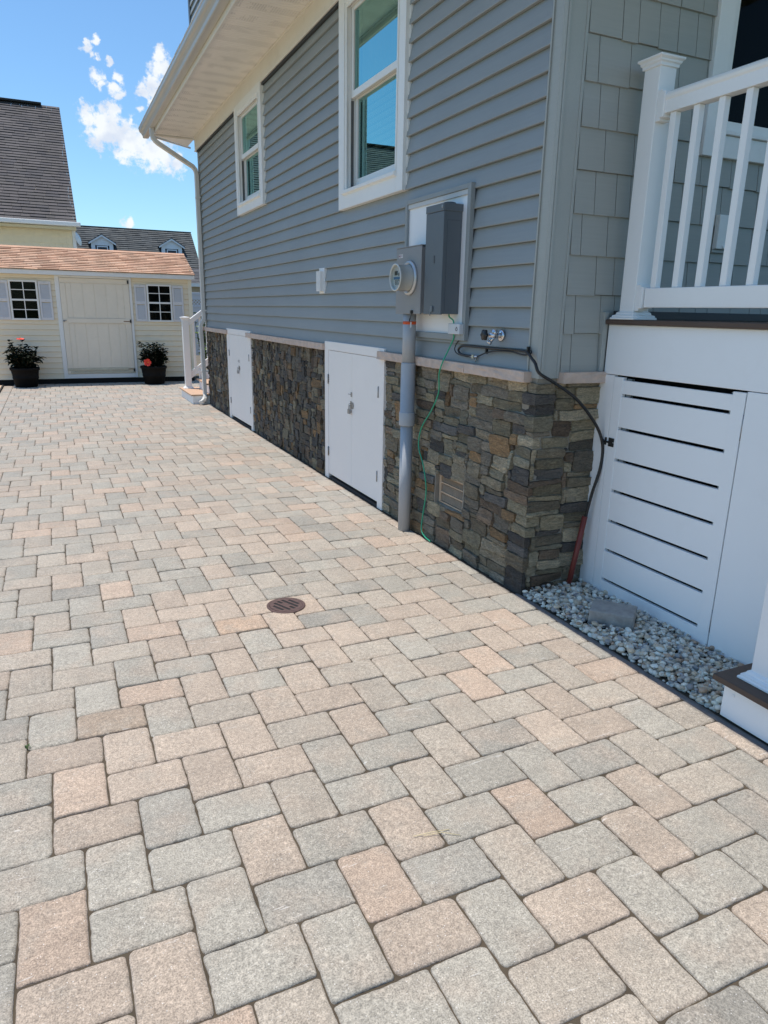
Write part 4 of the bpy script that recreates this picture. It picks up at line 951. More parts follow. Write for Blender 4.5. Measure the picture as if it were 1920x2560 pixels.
CB = thing('junction_box', 'small white junction box with a recycling style mark below the breaker box', 'junction box', (-0.03, 0.85, 1.49))
b = MB(); b.box(-0.060, -0.0125, 0.760, 0.905, 1.470, 1.535); b.obj('case', basic('pale_plastic', (0.62, 0.64, 0.66), 0.4), CB, bevel=0.004)
b = MB()
for (p, q) in (((0.783, 1.493), (0.803, 1.493)), ((0.805, 1.497), (0.795, 1.515)), ((0.791, 1.515), (0.781, 1.497))):
    b.tube([(-0.0610, p[0], p[1]), (-0.0610, q[0], q[1])], 0.0018, 5)
b.obj('arrow_mark', BLACK, CB)
for (p, q) in (((0, 0), (0, 0)),): pass

CP = thing('conduit', 'thick grey plastic electrical conduit rising from the pavers to the meter box', 'conduit', (-0.088, 1.40, 0))
cx, cy = -0.088, 1.402
b = MB(); b.smooth = True; b.lathe([(0.046, -0.02), (0.046, 0.80), (0.045, 0.80)], (cx, cy, 0), 28); b.obj('lower_pipe', PVC, CP)
b = MB(); b.smooth = True; b.lathe([(0.046, 0.80), (0.057, 0.802), (0.058, 0.808), (0.058, 0.895), (0.056, 0.90), (0.0525, 0.901), (0.0525, 1.245), (0.051, 1.25), (0.047, 1.251)], (cx, cy, 0), 28); b.obj('expansion_sleeve', PVC, CP)
b = MB(); b.smooth = True; b.lathe([(0.0465, 1.25), (0.0465, 1.595)], (cx, cy, 0), 28); b.obj('upper_pipe', PVC, CP)
b = MB(); b.smooth = True; b.lathe([(0.0473, 1.517), (0.0473, 1.538)], (cx, cy, 0), 28); b.obj('tape_band', ORANGE, CP)

# small wall box between the windows
DV = thing('wall_box', 'small white ribbed utility box alone on the blue-grey siding', 'utility box', (-0.03, 3.42, 1.75))
b = MB(); b.box(-0.016, 0.016, 3.36, 3.50, 1.755, 1.985); b.obj('back_plate', WHITE, DV, bevel=0.003)
b = MB(); b.box(-0.052, -0.0165, 3.375, 3.485, 1.775, 1.955)
for yy in (3.385, 3.41, 3.435, 3.46): b.box(-0.056, -0.0525, yy, yy + 0.008, 1.78, 1.95)
b.obj('cover', WHITE, DV, bevel=0.003)

# hose bib
HB = thing('hose_bib', 'chrome hose tap with black wheel handle on the siding near the corner', 'tap', (-0.03, 0.37, 1.47))
y0, z0 = 0.372, 1.478
b = MB(); b.smooth = True; b.lathe([(0.034, 0.0), (0.034, 0.004), (0.030, 0.010), (0.018, 0.013)], (-0.002, y0, z0), 28, 'x'); b.obj('flange', CHROME, HB)
b = MB(); b.tube([(-0.005, y0, z0), (-0.05, y0, z0), (-0.085, y0, z0 + 0.003)], [0.016, 0.017, 0.013], 14); b.tube([(-0.05, y0, z0), (-0.05, y0, z0 + 0.034)], [0.017, 0.017], 12)
b.tube([(-0.048, y0, z0 - 0.004), (-0.062, y0 + 0.008, z0 - 0.022), (-0.072, y0 + 0.014, z0 - 0.036)], [0.013, 0.012, 0.012], 12); b.tube([(-0.070, y0 + 0.012, z0 - 0.033), (-0.078, y0 + 0.016, z0 - 0.045)], [0.0155, 0.0155], 14); b.tube([(-0.085, y0, z0 + 0.003), (-0.12, y0, z0 + 0.003)], 0.005, 8); b.obj('valve_body', CHROME, HB)
b = MB(); b.smooth = True
for h in (0.0, 0.014): pass
n = 48; pr = [(0.026 + 0.0035 * math.cos(6 * 2 * math.pi * k / n)) for k in range(n)]
vs = []
for xx, sc in ((-0.108, 0.85), (-0.112, 1.12), (-0.124, 1.12), (-0.130, 0.9)):
    for k in range(n):
        a = 2 * math.pi * k / n; vs.append((xx, y0 + pr[k] * sc * math.cos(a), z0 + 0.003 + pr[k] * sc * math.sin(a)))
fs = [(i * n + k, i * n + (k + 1) % n, (i + 1) * n + (k + 1) % n, (i + 1) * n + k) for i in range(3) for k in range(n)] + [tuple(range(n)), tuple(range(3 * n, 4 * n))]
b.add(vs, fs); b.obj('wheel_handle', BLACK, HB)

# cables
b = MB(); g = [(-0.05, 0.915, 1.595), (-0.052, 0.905, 1.575), (-0.05, 0.862, 1.557), (-0.05, 0.848, 1.535), (-0.045, 0.852, 1.47), (-0.035, 0.872, 1.435), (-0.045, 0.93, 1.345), (-0.066, 0.945, 1.285), (-0.066, 0.985, 1.206), (-0.045, 1.02, 1.08), (-0.035, 1.13, 0.945), (-0.035, 1.27, 0.80), (-0.035, 1.305, 0.66), (-0.035, 1.22, 0.53), (-0.035, 1.165, 0.36), (-0.035, 1.20, 0.18), (-0.045, 1.20, 0.06), (-0.055, 1.13, 0.025), (-0.055, 1.04, 0.012)]
b.tube(bez(g, 5), 0.0046, 8); tag(b.obj('ground_wire', GREEN), 'thin green ground wire hanging from the breaker box down to the pavers', 'wire')
b = MB()
main = [(-0.012, 0.63, 1.345), (-0.02, 0.74, 1.343), (-0.022, 0.80, 1.352), (-0.02, 0.825, 1.372), (-0.02, 0.80, 1.392), (-0.018, 0.745, 1.402), (-0.016, 0.60, 1.402), (-0.016, 0.42, 1.402), (-0.016, 0.20, 1.406), (-0.020, 0.10, 1.402), (-0.030, 0.055, 1.392), (-0.035, 0.02, 1.372)]
tail = [(-0.045, -0.03, 1.348), (-0.035, -0.055, 1.30), (0.03, -0.068, 1.262), (0.112, -0.068, 1.22), (0.222, -0.066, 1.155), (0.325, -0.068, 1.062), (0.398, -0.080, 0.965), (0.425, -0.095, 0.868), (0.420, -0.095, 0.745), (0.398, -0.075, 0.60), (0.383, -0.058, 0.45), (0.375, -0.055, 0.40)]
b.tube(bez(main + tail, 5), [0.0074] * 45 + [0.0074 + 0.0014 * min(1, k / 12) for k in range((len(main + tail) - 1) * 5 + 1 - 45)], 9)
tag(b.obj('black_cable', BLACK), 'thick black cable looping from the siding over the stone corner into the red tube', 'cable')
b = MB(); b.tube(bez([(-0.03, 0.785, 1.475), (-0.02, 0.82, 1.44), (-0.018, 0.865, 1.40), (-0.02, 0.872, 1.37), (-0.022, 0.83, 1.347), (-0.02, 0.74, 1.338), (-0.018, 0.68, 1.338)], 5), 0.0034, 8)
b.tube(bez([(-0.018, 0.59, 1.346), (-0.018, 0.50, 1.372), (-0.018, 0.40, 1.388), (-0.018, 0.25, 1.394), (-0.018, 0.13, 1.384), (-0.022, 0.075, 1.388), (-0.02, 0.045, 1.398), (-0.018, 0.055, 1.412)], 5), 0.0045, 8)
tag(b.obj('thin_cable', BLACK), 'thin black cable from the white junction box joined through a silver connector', 'cable')
CN = thing('cable_connector', 'small silver coax connector with ground clamp on the black cable', 'connector', (-0.018, 0.64, 1.34))
b = MB(); b.tube([(-0.018, 0.69, 1.338), (-0.018, 0.665, 1.339), (-0.018, 0.66, 1.339), (-0.018, 0.60, 1.344)], [0.006, 0.007, 0.008, 0.0065], 6); b.box(-0.03, -0.008, 0.625, 0.645, 1.331, 1.353); b.obj('barrel', CHROME, CN)
b = MB(); b.tube([(-0.018, 0.615, 1.338), (-0.02, 0.61, 1.312)], 0.004, 6); b.obj('clamp_screw', STEEL, CN)
for i, (yy, zz) in enumerate(((0.50, 1.395), (0.082, 1.418))):
    b = MB(); b.box(-0.024, -0.006, yy - 0.006, yy + 0.006, zz - 0.028, zz + 0.012)
    tag(b.obj('cable_clip', BLACK, None, bevel=0.002), ['black cable clip midway along the cable under the tap', 'black cable clip holding the cable at the corner trim'][i], 'clip', 'clips holding the cable')
b = MB(); b.smooth = True
b.tube([(0.318, -0.035, -0.01), (0.345, -0.045, 0.20), (0.379, -0.056, 0.455)], 0.0165, 14)
tag(b.obj('cable_tube', REDTUBE), 'rust red plastic tube rising out of the pebbles around the black cable', 'tube')

# ------------------------------------------------------------------ PORCH
PO = thing('porch', 'raised white porch with slatted gate in its skirt, brown deck edge and white railing', 'porch', (0.43, -1.4, 0))
SX = 0.43
def bx(name, mat, parent, *boxes, bevel=0.003):
    b = MB()
    for q in boxes: b.box(*q)
    return b.obj(name, mat, parent, bevel=bevel)
bx('deck', DECK, PO, (SX - 0.026, 3.4, -3.3, -0.034, 1.556, 1.582), bevel=0.004)
bx('rim_board', PAINT, PO, (SX + 0.001, SX + 0.03, -3.25, -0.034, 1.287, 1.555), bevel=0.003)
bx('flashing', basic('flash', (0.05, 0.05, 0.05), 0.6), PO, (0.47, 3.4, -0.034, -0.016, 1.583, 1.628))
bx('skirt_panel', PAINT, PO, (SX + 0.001, SX + 0.03, -0.119, -0.001, -0.03, 1.2835), bevel=0.002)
bx('skirt_panel', PAINT, PO, (SX + 0.001, SX + 0.03, -1.60, -0.972, -0.03, 1.2835), bevel=0.002)
bx('skirt_panel', PAINT, PO, (SX + 0.031, 3.0, -1.62, -1.60, -0.03, 1.54), bevel=0.002)
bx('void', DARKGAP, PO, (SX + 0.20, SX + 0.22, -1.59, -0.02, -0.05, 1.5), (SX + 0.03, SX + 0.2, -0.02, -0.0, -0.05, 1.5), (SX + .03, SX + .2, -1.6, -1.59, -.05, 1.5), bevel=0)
# gate
gy0, gy1 = -0.967, -0.122
b = MB(); b.box(SX, SX + 0.028, gy1 - 0.068, gy1, 0.012, 1.277)
slots = [1.278, 1.189, 1.006, 0.829, 0.650, 0.471, 0.295, 0.113, 0.012]
gt = b.obj('gate', PAINT, PO, bevel=0.002)
b = MB(); b.box(SX, SX + 0.028, gy0, gy0 + 0.070, 0.012, 1.277); b.obj('stile', PAINT, gt, bevel=0.002)
b = MB()
for k in range(len(slots) - 1):
    top = slots[k] - (0.016 if k == 0 else 0.017); bot = slots[k + 1]
    b.box(SX + 0.0025, SX + 0.024, gy0 + 0.0702, gy1 - 0.0682, bot, top)
b.obj('slat_panel', PAINT, gt, bevel=0.0015)
GB = basic('grey_batten', (0.35, 0.35, 0.35), 0.6)
b = MB(); b.box(SX + 0.030, SX + 0.05, gy1 - 0.105, gy1 - 0.07, 0.02, 1.27); b.obj('batten', GB, gt)
b = MB(); b.box(SX + 0.030, SX + 0.05, gy0 + 0.07, gy0 + 0.10, 0.02, 1.27); b.obj('batten', GB, gt)
b = MB(); b.box(SX - 0.005, SX - 0.0005, gy1 - 0.052, gy1 - 0.010, 0.915, 0.937); b.box(SX - 0.005, SX - 0.0005, gy1 - 0.052, gy1 - 0.010, 0.888, 0.910); b.box(SX - 0.005, SX + 0.0005, gy1 + 0.008, gy1 + 0.020, 0.892, 0.935); b.box(SX - 0.009, SX - 0.0052, gy1 - 0.045, gy1 + 0.026, 0.906, 0.917); b.box(SX - 0.011, SX - 0.006, gy1 + 0.022, gy1 + 0.03, 0.900, 0.922)
b.obj('latch', BLACKM, gt, bevel=0.001)
b = MB()
for zz in (1.12, 0.16): b.tube([(SX + 0.004, gy0 - 0.003, zz - 0.06), (SX + 0.004, gy0 - 0.003, zz + 0.06)], 0.0035, 6)
b.obj('hinge', STEEL, gt)
b = MB(); b.box(SX + 0.006, SX + 0.03, gy0 - 0.0048, gy0 - 0.0012, -0.02, 1.27); b.obj('hinge_shim', basic('grey_shim', (0.22, 0.22, 0.20), 0.6), gt)
# post
def post(parent, x0, x1, y0, y1, z0, z1, name='post'):
    p = bx(name, WHITE, parent, (x0, x1, y0, y1, z0, z1), bevel=0.004)
    cx, cy = (x0 + x1) / 2, (y0 + y1) / 2; h = (x1 - x0) / 2
    b = MB()
    def ring(prof):
        vs = []; fs = []
        for (e, z) in prof:
            for (sx, sy) in ((-1, -1), (1, -1), (1, 1), (-1, 1)): vs.append((cx + sx * (h + e), cy + sy * ((y1 - y0) / 2 + e), z))
        for i in range(len(prof) - 1):
            for k in range(4): fs.append((i * 4 + k, i * 4 + (k + 1) % 4, (i + 1) * 4 + (k + 1) % 4, (i + 1) * 4 + k))
        fs += [(3, 2, 1, 0), tuple(range((len(prof) - 1) * 4, len(prof) * 4))]
        b.add(vs, fs)
    ring([(0.002, z1 - 0.008), (0.008, z1 - 0.008), (0.009, z1 + 0.006), (0.016, z1 + 0.012), (0.017, z1 + 0.020), (0.027, z1 + 0.028), (0.027, z1 + 0.037), (-h * 0.98, z1 + 0.050)]); b.obj('post_cap', WHITE, p, bevel=0.0015)
    b = MB(); ring([(0.033, z0 + 0.0005), (0.033, z0 + 0.009), (0.026, z0 + 0.013), (0.025, z0 + 0.021), (0.012, z0 + 0.026), (0.010, z0 + 0.036), (0.001, z0 + 0.042)]); b.obj('post_base', WHITE, p, bevel=0.0015)
    return p
post(PO, SX + 0.002, SX + 0.108, -0.208, -0.102, 1.5825, 2.785)
# rails with rounded top profile
rp_ = []
cxr = SX + 0.055
prof = [(-0.030, 2.556), (-0.030, 2.612), (-0.036, 2.620), (-0.038, 2.632), (-0.032, 2.644), (-0.018, 2.652), (0, 2.655), (0.018, 2.652), (0.032, 2.644), (0.038, 2.632), (0.036, 2.620), (0.030, 2.612), (0.030, 2.556)]
b = MB(); b.prism([(cxr - 0.018 + p, z) for p, z in prof], 1, -3.1, -0.262); b.obj('top_rail', WHITE, PO, bevel=0.001)
bx('bottom_rail', WHITE, PO, (SX + 0.010, SX + 0.066, -3.1, -0.266, 1.645, 1.742), bevel=0.004)
for (za, zb) in ((2.528, 2.668), (1.628, 1.760)):
    b = MB(); b.box(SX + 0.004, SX + 0.072, -0.2385, -0.2085, za, zb); 
    b.obj('rail_bracket', WHITE, PO, bevel=0.003)
    b = MB(); b.box(SX - 0.002, SX + 0.078, -0.262, -0.2387, za + 0.012, zb - 0.012); b.obj('rail_bracket', WHITE, PO, bevel=0.003)
yb = -0.288
k = 0
while yb > -3.05:
    bx('baluster', WHITE, PO, (SX + 0.020, SX + 0.055, yb - 0.036, yb, 1.7425, 2.5555), bevel=0.003); yb -= 0.1425; k += 1
# front step with newel
STF = thing('porch_steps', 'low white steps with dark brown treads and newel post ending the pebble bed', 'steps', (0.05, -1.42, 0))
bx('riser', PAINT, STF, (0.0, 0.025, -2.9, -1.4195, 0.004, 0.160), (0.0252, 0.43, -1.4445, -1.4197, 0.004, 0.160))
bx('tread', DECK, STF, (-0.036, 0.29, -2.92, -1.385, 0.1605, 0.187), bevel=0.004)
bx('riser', PAINT, STF, (0.28, 0.30, -2.9, -1.45, 0.19, 0.335)); bx('tread', DECK, STF, (0.25, 0.60, -2.92, -1.45, 0.336, 0.362), bevel=0.004)
post(STF, 0.058, 0.164, -1.588, -1.482, 0.1875, 1.15, 'newel_post')
b = MB(); b.lathe([(0.007, 0), (0.007, 0.002), (0.003, 0.003)], (-0.0003, -1.468, 0.118), 14, 'x'); b.obj('screw_plug', WHITE, STF)

# ------------------------------------------------------------------ REAR STEPS
RS_ = thing('handrail_steps', 'white steps with tan treads and sloping white handrail beyond the downspout', 'steps', (0, 9.8, 0))
bx('riser', PAINT, RS_, (-0.295, -0.275, 9.245, 10.45, 0.0, 0.14), (-0.2748, 1.2, 9.245, 9.265, 0.0, 0.14))
bx('tread', TREAD, RS_, (-0.325, 0.05, 9.225, 10.48, 0.1405, 0.166), bevel=0.003)
bx('riser', PAINT, RS_, (-0.005, 0.015, 9.30, 10.2, 0.167, 0.32)); bx('tread', TREAD, RS_, (-0.045, 0.31, 9.28, 10.25, 0.3205, 0.345), bevel=0.003)
bx('riser', PAINT, RS_, (0.27, 0.29, 9.30, 10.2, 0.346, 0.50), (0.0, 1.2, 10.2, 10.22, 0.167, 0.50)); bx('tread', TREAD, RS_, (0.24, 1.3, 9.28, 10.45, 0.5005, 0.525), bevel=0.003)
post(RS_, -0.245, -0.135, 10.22, 10.33, 0.1665, 1.40, 'newel_post')
sl_ = 0.74
def slanted(name, za, zb, x0, x1, y0, y1):
    b = MB(); b.prism([(x0, za), (x1, za + sl_ * (x1 - x0)), (x1, zb + sl_ * (x1 - x0)), (x0, zb)], 1, y0, y1); return b.obj(name, WHITE, RS_, bevel=0.004)
slanted('top_rail', 1.275, 1.375, -0.15, 1.0, 10.235, 10.315); slanted('bottom_rail', 0.345, 0.475, -0.135, 1.0, 10.25, 10.30)
for xx in (-0.045, 0.075, 0.195, 0.315):
    bx('baluster', WHITE, RS_, (xx - 0.018, xx + 0.018, 10.257, 10.293, 0.475 + sl_ * (xx + 0.135), 1.275 + sl_ * (xx + 0.15)))

# ------------------------------------------------------------------ SHED
SH = thing('garden_shed', 'cream sided garden shed with orange-tan shingle roof and plank door', 'shed', (-1.5, 14.6, 0))
YF = 13.35; SL, SR = -3.54, 0.49
def shed_laps(sides):
    b = MB(); z = 0.1075; P = 0.1118
    WL = (-3.105, -2.575, 1.305, 2.075); WR = (-0.465, 0.055, 1.30, 2.07)
    while z < 2.2:
        for (a, c) in sides:
            zt = min(z + P, 2.2)
            b.add([(a, YF - 0.0122, z), (c, YF - 0.0122, z), (c, YF + 0.004, zt - 0.006), (a, YF + 0.004, zt - 0.006), (a, YF + 0.012, z), (c, YF + 0.012, z), (c, YF + 0.012, zt), (a, YF + 0.012, zt)], [(0, 1, 2, 3), (4, 5, 1, 0), (3, 2, 6, 7)])
        z += P
    b.obj('lap_siding', YSIDE, SH)
shed_laps([(SL, -2.25)]); shed_laps([(-0.77, SR)])
bx('wall', YSIDE, SH, (SL, SR, YF + 0.0125, YF + 0.02, 0.108, 2.25), (SR - 0.02, SR, YF + 0.021, 15.6, 0.108, 2.4), (SL, SL + 0.02, YF + 0.021, 15.6, 0.108, 2.4), (SL, SR, 15.6, 15.62, 0.108, 2.4), bevel=0)
bx('shed_base_shade', DARKGAP, SH, (SL + .03, SR - 0.03, YF + 0.03, 15.5, 0.0, 0.107), bevel=0)  # black box paints the shaded gap and foundation under the shed
bx('corner_trim', basic('cream_trim', (0.86, 0.80, 0.65), 0.5), SH, (SR - 0.075, SR + 0.004, YF - 0.020, YF - 0.0125, 0.11, 2.195), (SR + 0.0002, SR + 0.006, YF - 0.0124, YF + 0.08, 0.11, 2.195))
bx('fascia', TRIM, SH, (SL - 0.05, SR + 0.05, YF - 0.155, YF - 0.135, 2.193, 2.282), (SL - 0.05, SR + 0.05, YF - 0.1348, YF, 2.196, 2.205))
rc = [(0.55, 0.345, 0.235), (0.58, 0.38, 0.265), (0.49, 0.30, 0.205), (0.54, 0.36, 0.255)]
roof_plane('shingle_roof', (SL - 0.06, YF - 0.175, 2.285), (1, 0, 0), (0, 1.28, 0.50), SR - SL + 0.12, 1.375, 0.105, rc, 9, SH, thick=0.020, tab=0.32, kv=0.08)
b = MB(); b.prism([(YF - 0.16, 2.275), (YF + 1.10, 2.768), (YF + 2.36, 2.275)], 0, SL - 0.04, SR + 0.04); b.obj('roof_deck', basic('deck_edge', (0.55, 0.53, 0.48), 0.6), SH)
b = MB(); b.prism([(YF + 1.02, 2.770), (YF + 1.105, 2.806), (YF + 1.19, 2.770)], 0, SL - 0.06, SR + 0.06, col=(0.50, 0.30, 0.2)); b.obj('ridge_cap', ROOFM, SH)
# door
dr = bx('door', DOORP, SH, (-2.168, -0.822, YF - 0.030, YF - 0.004, 0.205, 2.152), bevel=0.002)
b = MB(); xs = [-2.061, -1.958, -1.737, -1.514, -1.288, -1.079, -0.943]
for a, c in zip(xs, xs[1:]):
    b.box(a + 0.003, c - 0.003, YF - 0.036, YF - 0.0302, 1.352, 2.05); b.box(a + 0.003, c - 0.003, YF - 0.036, YF - 0.0302, 0.33, 1.253)
b.obj('planks', DOORP, dr, bevel=0.003)
bx('stile', DOORP, dr, (-2.166, -2.064, YF - 0.042, YF - 0.0302, 0.21, 2.05), bevel=0.004); bx('stile', DOORP, dr, (-0.940, -0.826, YF - 0.042, YF - 0.0302, 0.21, 2.05), bevel=0.004)
bx('rail', DOORP, dr, (-2.078, -0.835, YF - 0.056, YF - 0.0425, 1.255, 1.350), (-2.166, -0.826, YF - 0.044, YF - 0.0302, 2.056, 2.150), bevel=0.004)
bx('rail', WORN, dr, (-2.166, -0.835, YF - 0.050, YF - 0.0302, 0.268, 0.326), (-2.12, -0.845, YF - 0.046, YF - 0.0302, 0.218, 0.262), bevel=0.008)
bx('door_trim', TRIM, dr, (-2.252, -2.172, YF - 0.034, YF - 0.001, 0.11, 2.193), (-0.818, -0.768, YF - 0.034, YF - 0.001, 0.11, 2.193), (-2.1718, -0.8182, YF - 0.034, YF - 0.001, 2.156, 2.193), (-2.1718, -0.8182, YF - 0.036, YF - 0.001, 0.112, 0.200), bevel=0.003)
for zz in (2.10, 1.30, 0.27):
    bx('strap_hinge', BLACKM, dr, (-0.853, -0.823, YF - 0.062, YF - 0.043, zz - 0.035, zz + 0.035)); 
bx('hinge_strap', basic('rust', (0.22, 0.10, 0.04), 0.7), dr, (-0.98, -0.8532, YF - 0.060, YF - 0.0565, 1.288, 1.304), (-0.96, -0.8532, YF - 0.054, YF - 0.0505, 0.288, 0.302))
b = MB(); b.tube([(-2.14, YF - 0.045, 1.295), (-2.14, YF - 0.065, 1.295)], 0.018, 14); b.tube([(-2.175, YF - 0.066, 1.29), (-2.10, YF - 0.066, 1.302)], 0.006, 8); b.obj('door_latch', STEEL, dr)
# windows with shutters
def shed_window(xc, w_, z0, z1, shuts):
    h = w_ / 2
    f = bx('window', TRIM, SH, (xc - h, xc - h + 0.035, YF - 0.038, YF - 0.012, z0, z1), (xc + h - 0.035, xc + h, YF - 0.038, YF - 0.012, z0, z1), (xc - h, xc + h, YF - 0.0385, YF - 0.012, z1 - 0.030, z1 + 0.002), (xc - h - 0.01, xc + h + 0.01, YF - 0.045, YF - 0.012, z0 - 0.004, z0 + 0.030), bevel=0.002)
    zm = (z0 + z1) / 2 + 0.006; i = h - 0.036
    bx('meeting_rail', TRIM, f, (xc - i, xc + i, YF - 0.034, YF - 0.012, zm - 0.018, zm + 0.018), bevel=0.002)
    bx('muntin', TRIM, f, (xc - 0.008, xc + 0.008, YF - 0.030, YF - 0.014, z0 + 0.031, zm - 0.0185), (xc - 0.008, xc + 0.008, YF - 0.030, YF - 0.014, zm + 0.0185, z1 - 0.0305), (xc - i, xc - 0.0082, YF - 0.029, YF - 0.014, (z0 + zm) / 2, (z0 + zm) / 2 + 0.014), (xc + 0.0082, xc + i, YF - 0.029, YF - 0.014, (z0 + zm) / 2, (z0 + zm) / 2 + 0.014), (xc - i, xc - 0.0082, YF - 0.029, YF - 0.014, (z1 + zm) / 2, (z1 + zm) / 2 + 0.014), (xc + 0.0082, xc + i, YF - 0.029, YF - 0.014, (z1 + zm) / 2, (z1 + zm) / 2 + 0.014), bevel=0)
    bx('glass', GLASSD, f, (xc - i, xc + i, YF - 0.0205, YF - 0.0195, z0 + 0.03, z1 - 0.03), bevel=0)
    bx('dark_interior', basic('inner', (0.008, 0.008, 0.009), 0.9), f, (xc - i, xc + i, YF - 0.0160, YF - 0.0128, z0 + 0.03, z1 - 0.03), bevel=0)
    LV = basic('shutter_vinyl', (0.70, 0.70, 0.72), 0.45)
    for (a, c) in shuts:
        b = MB(); b.box(a, a + 0.035, YF - 0.032, YF - 0.0125, z0, z1 - 0.01); b.box(c - 0.035, c, YF - 0.032, YF - 0.0125, z0, z1 - 0.01)
        for (p, q) in ((z0, z0 + 0.05), (z1 - 0.06, z1 - 0.01), ((z0 + z1) / 2 - 0.03, (z0 + z1) / 2 + 0.03)): b.box(a + 0.0352, c - 0.0352, YF - 0.0315, YF - 0.0125, p, q)
        z = z0 + 0.052
        while z < z1 - 0.085:
            if not ((z0 + z1) / 2 - 0.055 < z < (z0 + z1) / 2 + 0.03): b.prism([(YF - 0.030, z), (YF - 0.0125, z), (YF - 0.0125, z + 0.024), (YF - 0.017, z + 0.024)], 0, a + 0.0352, c - 0.0352)
            z += 0.026
        sh_ = b.obj('shutter', LV, SH)
        b = MB()
        for zz in (z0 + 0.04, (z0 + z1) / 2, z1 - 0.035): b.lathe([(0.006, 0), (0.005, 0.003)], ((a + c) / 2, YF - 0.033, zz), 8)
        b.obj('screws', BLACKM, sh_)
shed_window(-2.842, 0.525, 1.305, 2.075, [(-3.37, -3.118), (-2.566, -2.33)])
shed_window(-0.205, 0.52, 1.30, 2.07, [(-0.715, -0.478), (0.068, 0.30)])

# ------------------------------------------------------------------ POTTED HIBISCUS
def hibiscus(x, y, seed, flower, label, flabel):
    T = thing('potted_hibiscus', label, 'potted plant', (x, y, 0), 'potted plants flanking the shed door')
    b = MB(); b.smooth = True
    b.lathe([(0.195, 0.0), (0.205, 0.01), (0.232, 0.16), (0.240, 0.165), (0.242, 0.20), (0.238, 0.205), (0.258, 0.33), (0.275, 0.335), (0.277, 0.375), (0.270, 0.385), (0.255, 0.38), (0.25, 0.34)], (x, y, 0), 36); b.obj('barrel_pot', BARREL, T)
    b = MB(); b.lathe([(0.25, 0.335), (0.25, 0.34)], (x, y, 0), 24); b.obj('soil', GROUND, T)
    rs = random.Random(seed); bs = MB(); bl = MB()
    for k in range(34):
        a = rs.uniform(0, 6.28); r_ = rs.uniform(0.03, 0.31); top = Vector((x + math.cos(a) * r_, y + math.sin(a) * r_, 0.34 + rs.uniform(0.25, 0.58) - 0.5 * r_ * rs.random()))
        p0 = Vector((x + math.cos(a) * 0.05, y + math.sin(a) * 0.05, 0.33)); mid = (p0 + top) / 2 + Vector((math.cos(a) * 0.05, math.sin(a) * 0.05, 0.02))
        pts = bez([p0, mid, top], 5); bs.tube(pts, [0.006 - 0.004 * i / (len(pts) - 1) for i in range(len(pts))], 5)
        for q in range(24):
            i = rs.randint(2, len(pts) - 1); p = pts[i]; a2 = rs.uniform(0, 6.28)
            d = Vector((math.cos(a2), math.sin(a2), rs.uniform(-0.6, 0.7))); leaf(bl, p + d * 0.005, d, Vector((rs.uniform(-.3, .3), rs.uniform(-.3, .3), 1)), rs.uniform(0.075, 0.125), rs.uniform(0.045, 0.066))
    bs.obj('stems', STEM, T); bl.obj('leaves', LEAF, T)
    fx, fy, fz, tilt = flower
    b = MB(); M = Matrix.Translation((fx, fy, fz)) @ Matrix.Rotation(tilt, 4, 'X')
    for k in range(5):
        a = 2 * math.pi * k / 5; g_ = 5; vs = []
        for i in range(g_ + 1):
            t_ = i / g_
            for j in range(5):
                s_ = (j / 4 - 0.5); wd = 0.012 + 0.075 * math.sin(min(1, t_ * 1.15) * math.pi * 0.62)
                if i == g_: wd *= 0.72
                L = 0.004 + 0.072 * t_; aa = a + s_ * wd / max(L, 0.02) * 0.9
                vs.append(M @ Vector((math.cos(aa) * L, math.sin(aa) * L, 0.018 * t_ ** 2 + 0.006 * math.sin(j * 2.1 + i * 1.3))))
        b.add(vs, [(i * 5 + j, i * 5 + j + 1, (i + 1) * 5 + j + 1, (i + 1) * 5 + j) for i in range(g_) for j in range(4)])
    fo = b.obj('flower', REDF, T)
    b = MB(); b.tube([M @ Vector((0, 0, 0)), M @ Vector((0.004, 0, 0.03)), M @ Vector((0.01, 0.0, 0.06))], [0.004, 0.003, 0.004], 6); b.obj('pistil', YELF, fo)
hibiscus(-2.97, 12.92, 31, (-2.985, 12.80, 0.935, 0.15), 'dark barrel pot of hibiscus by the shed, one red flower on top', '')
hibiscus(-0.475, 12.92, 33, (-0.63, 12.62, 0.475, R(80)), 'dark barrel pot of hibiscus before the shed with a red flower low at its rim', '')

# ------------------------------------------------------------------ BEIGE NEIGHBOUR HOUSE (behind shed, left)
NB = thing('beige_house', 'cream shingled house with a tall steep grey-brown roof behind the shed', 'house', (-5, 21, 0))
def shing(b, x0, x1, yf, z0, z1, P, seed):
    rs = random.Random(seed); z = z0
    while z < z1:
        x = x0; zt = min(z + P, z1)
        while x < x1:
            c = min(x1, x + rs.choice([0.12, 0.17, 0.22])); th = 0.014 + rs.uniform(0, 0.004)
            b.add([(x + .002, yf - th, z), (c - .002, yf - th, z), (c - .002, yf - 0.002, zt), (x + .002, yf - .002, zt), (x + .002, yf, z), (c - .002, yf, z)], [(0, 1, 2, 3), (4, 5, 1, 0), (0, 3, 4), (1, 5, 2)]); x = c
        z += P
b = MB(); shing(b, -9.5, -1.71, 17.2, 0.0 + 2.10, 3.42, 0.165, 8); b.obj('shingle_siding', basic('cream_shingle', (0.90, 0.78, 0.55), 0.6, 0.06, 3), NB)
bx('wall', YSIDE, NB, (-9.5, -1.65, 17.202, 25.2, 0, 3.45), bevel=0)
bx('gable', YSIDE, NB, bevel=0) if False else None
b = MB(); b.prism([(17.21, 3.45), (21.2, 6.95), (25.2, 3.45)], 0, -9.45, -1.68); b.obj('gable', YSIDE, NB)
bx('corner_board', TRIM, NB, (-1.70, -1.62, 17.17, 17.2015, 0, 3.46), (-1.6498, -1.62, 17.2017, 17.3, 0, 3.46))
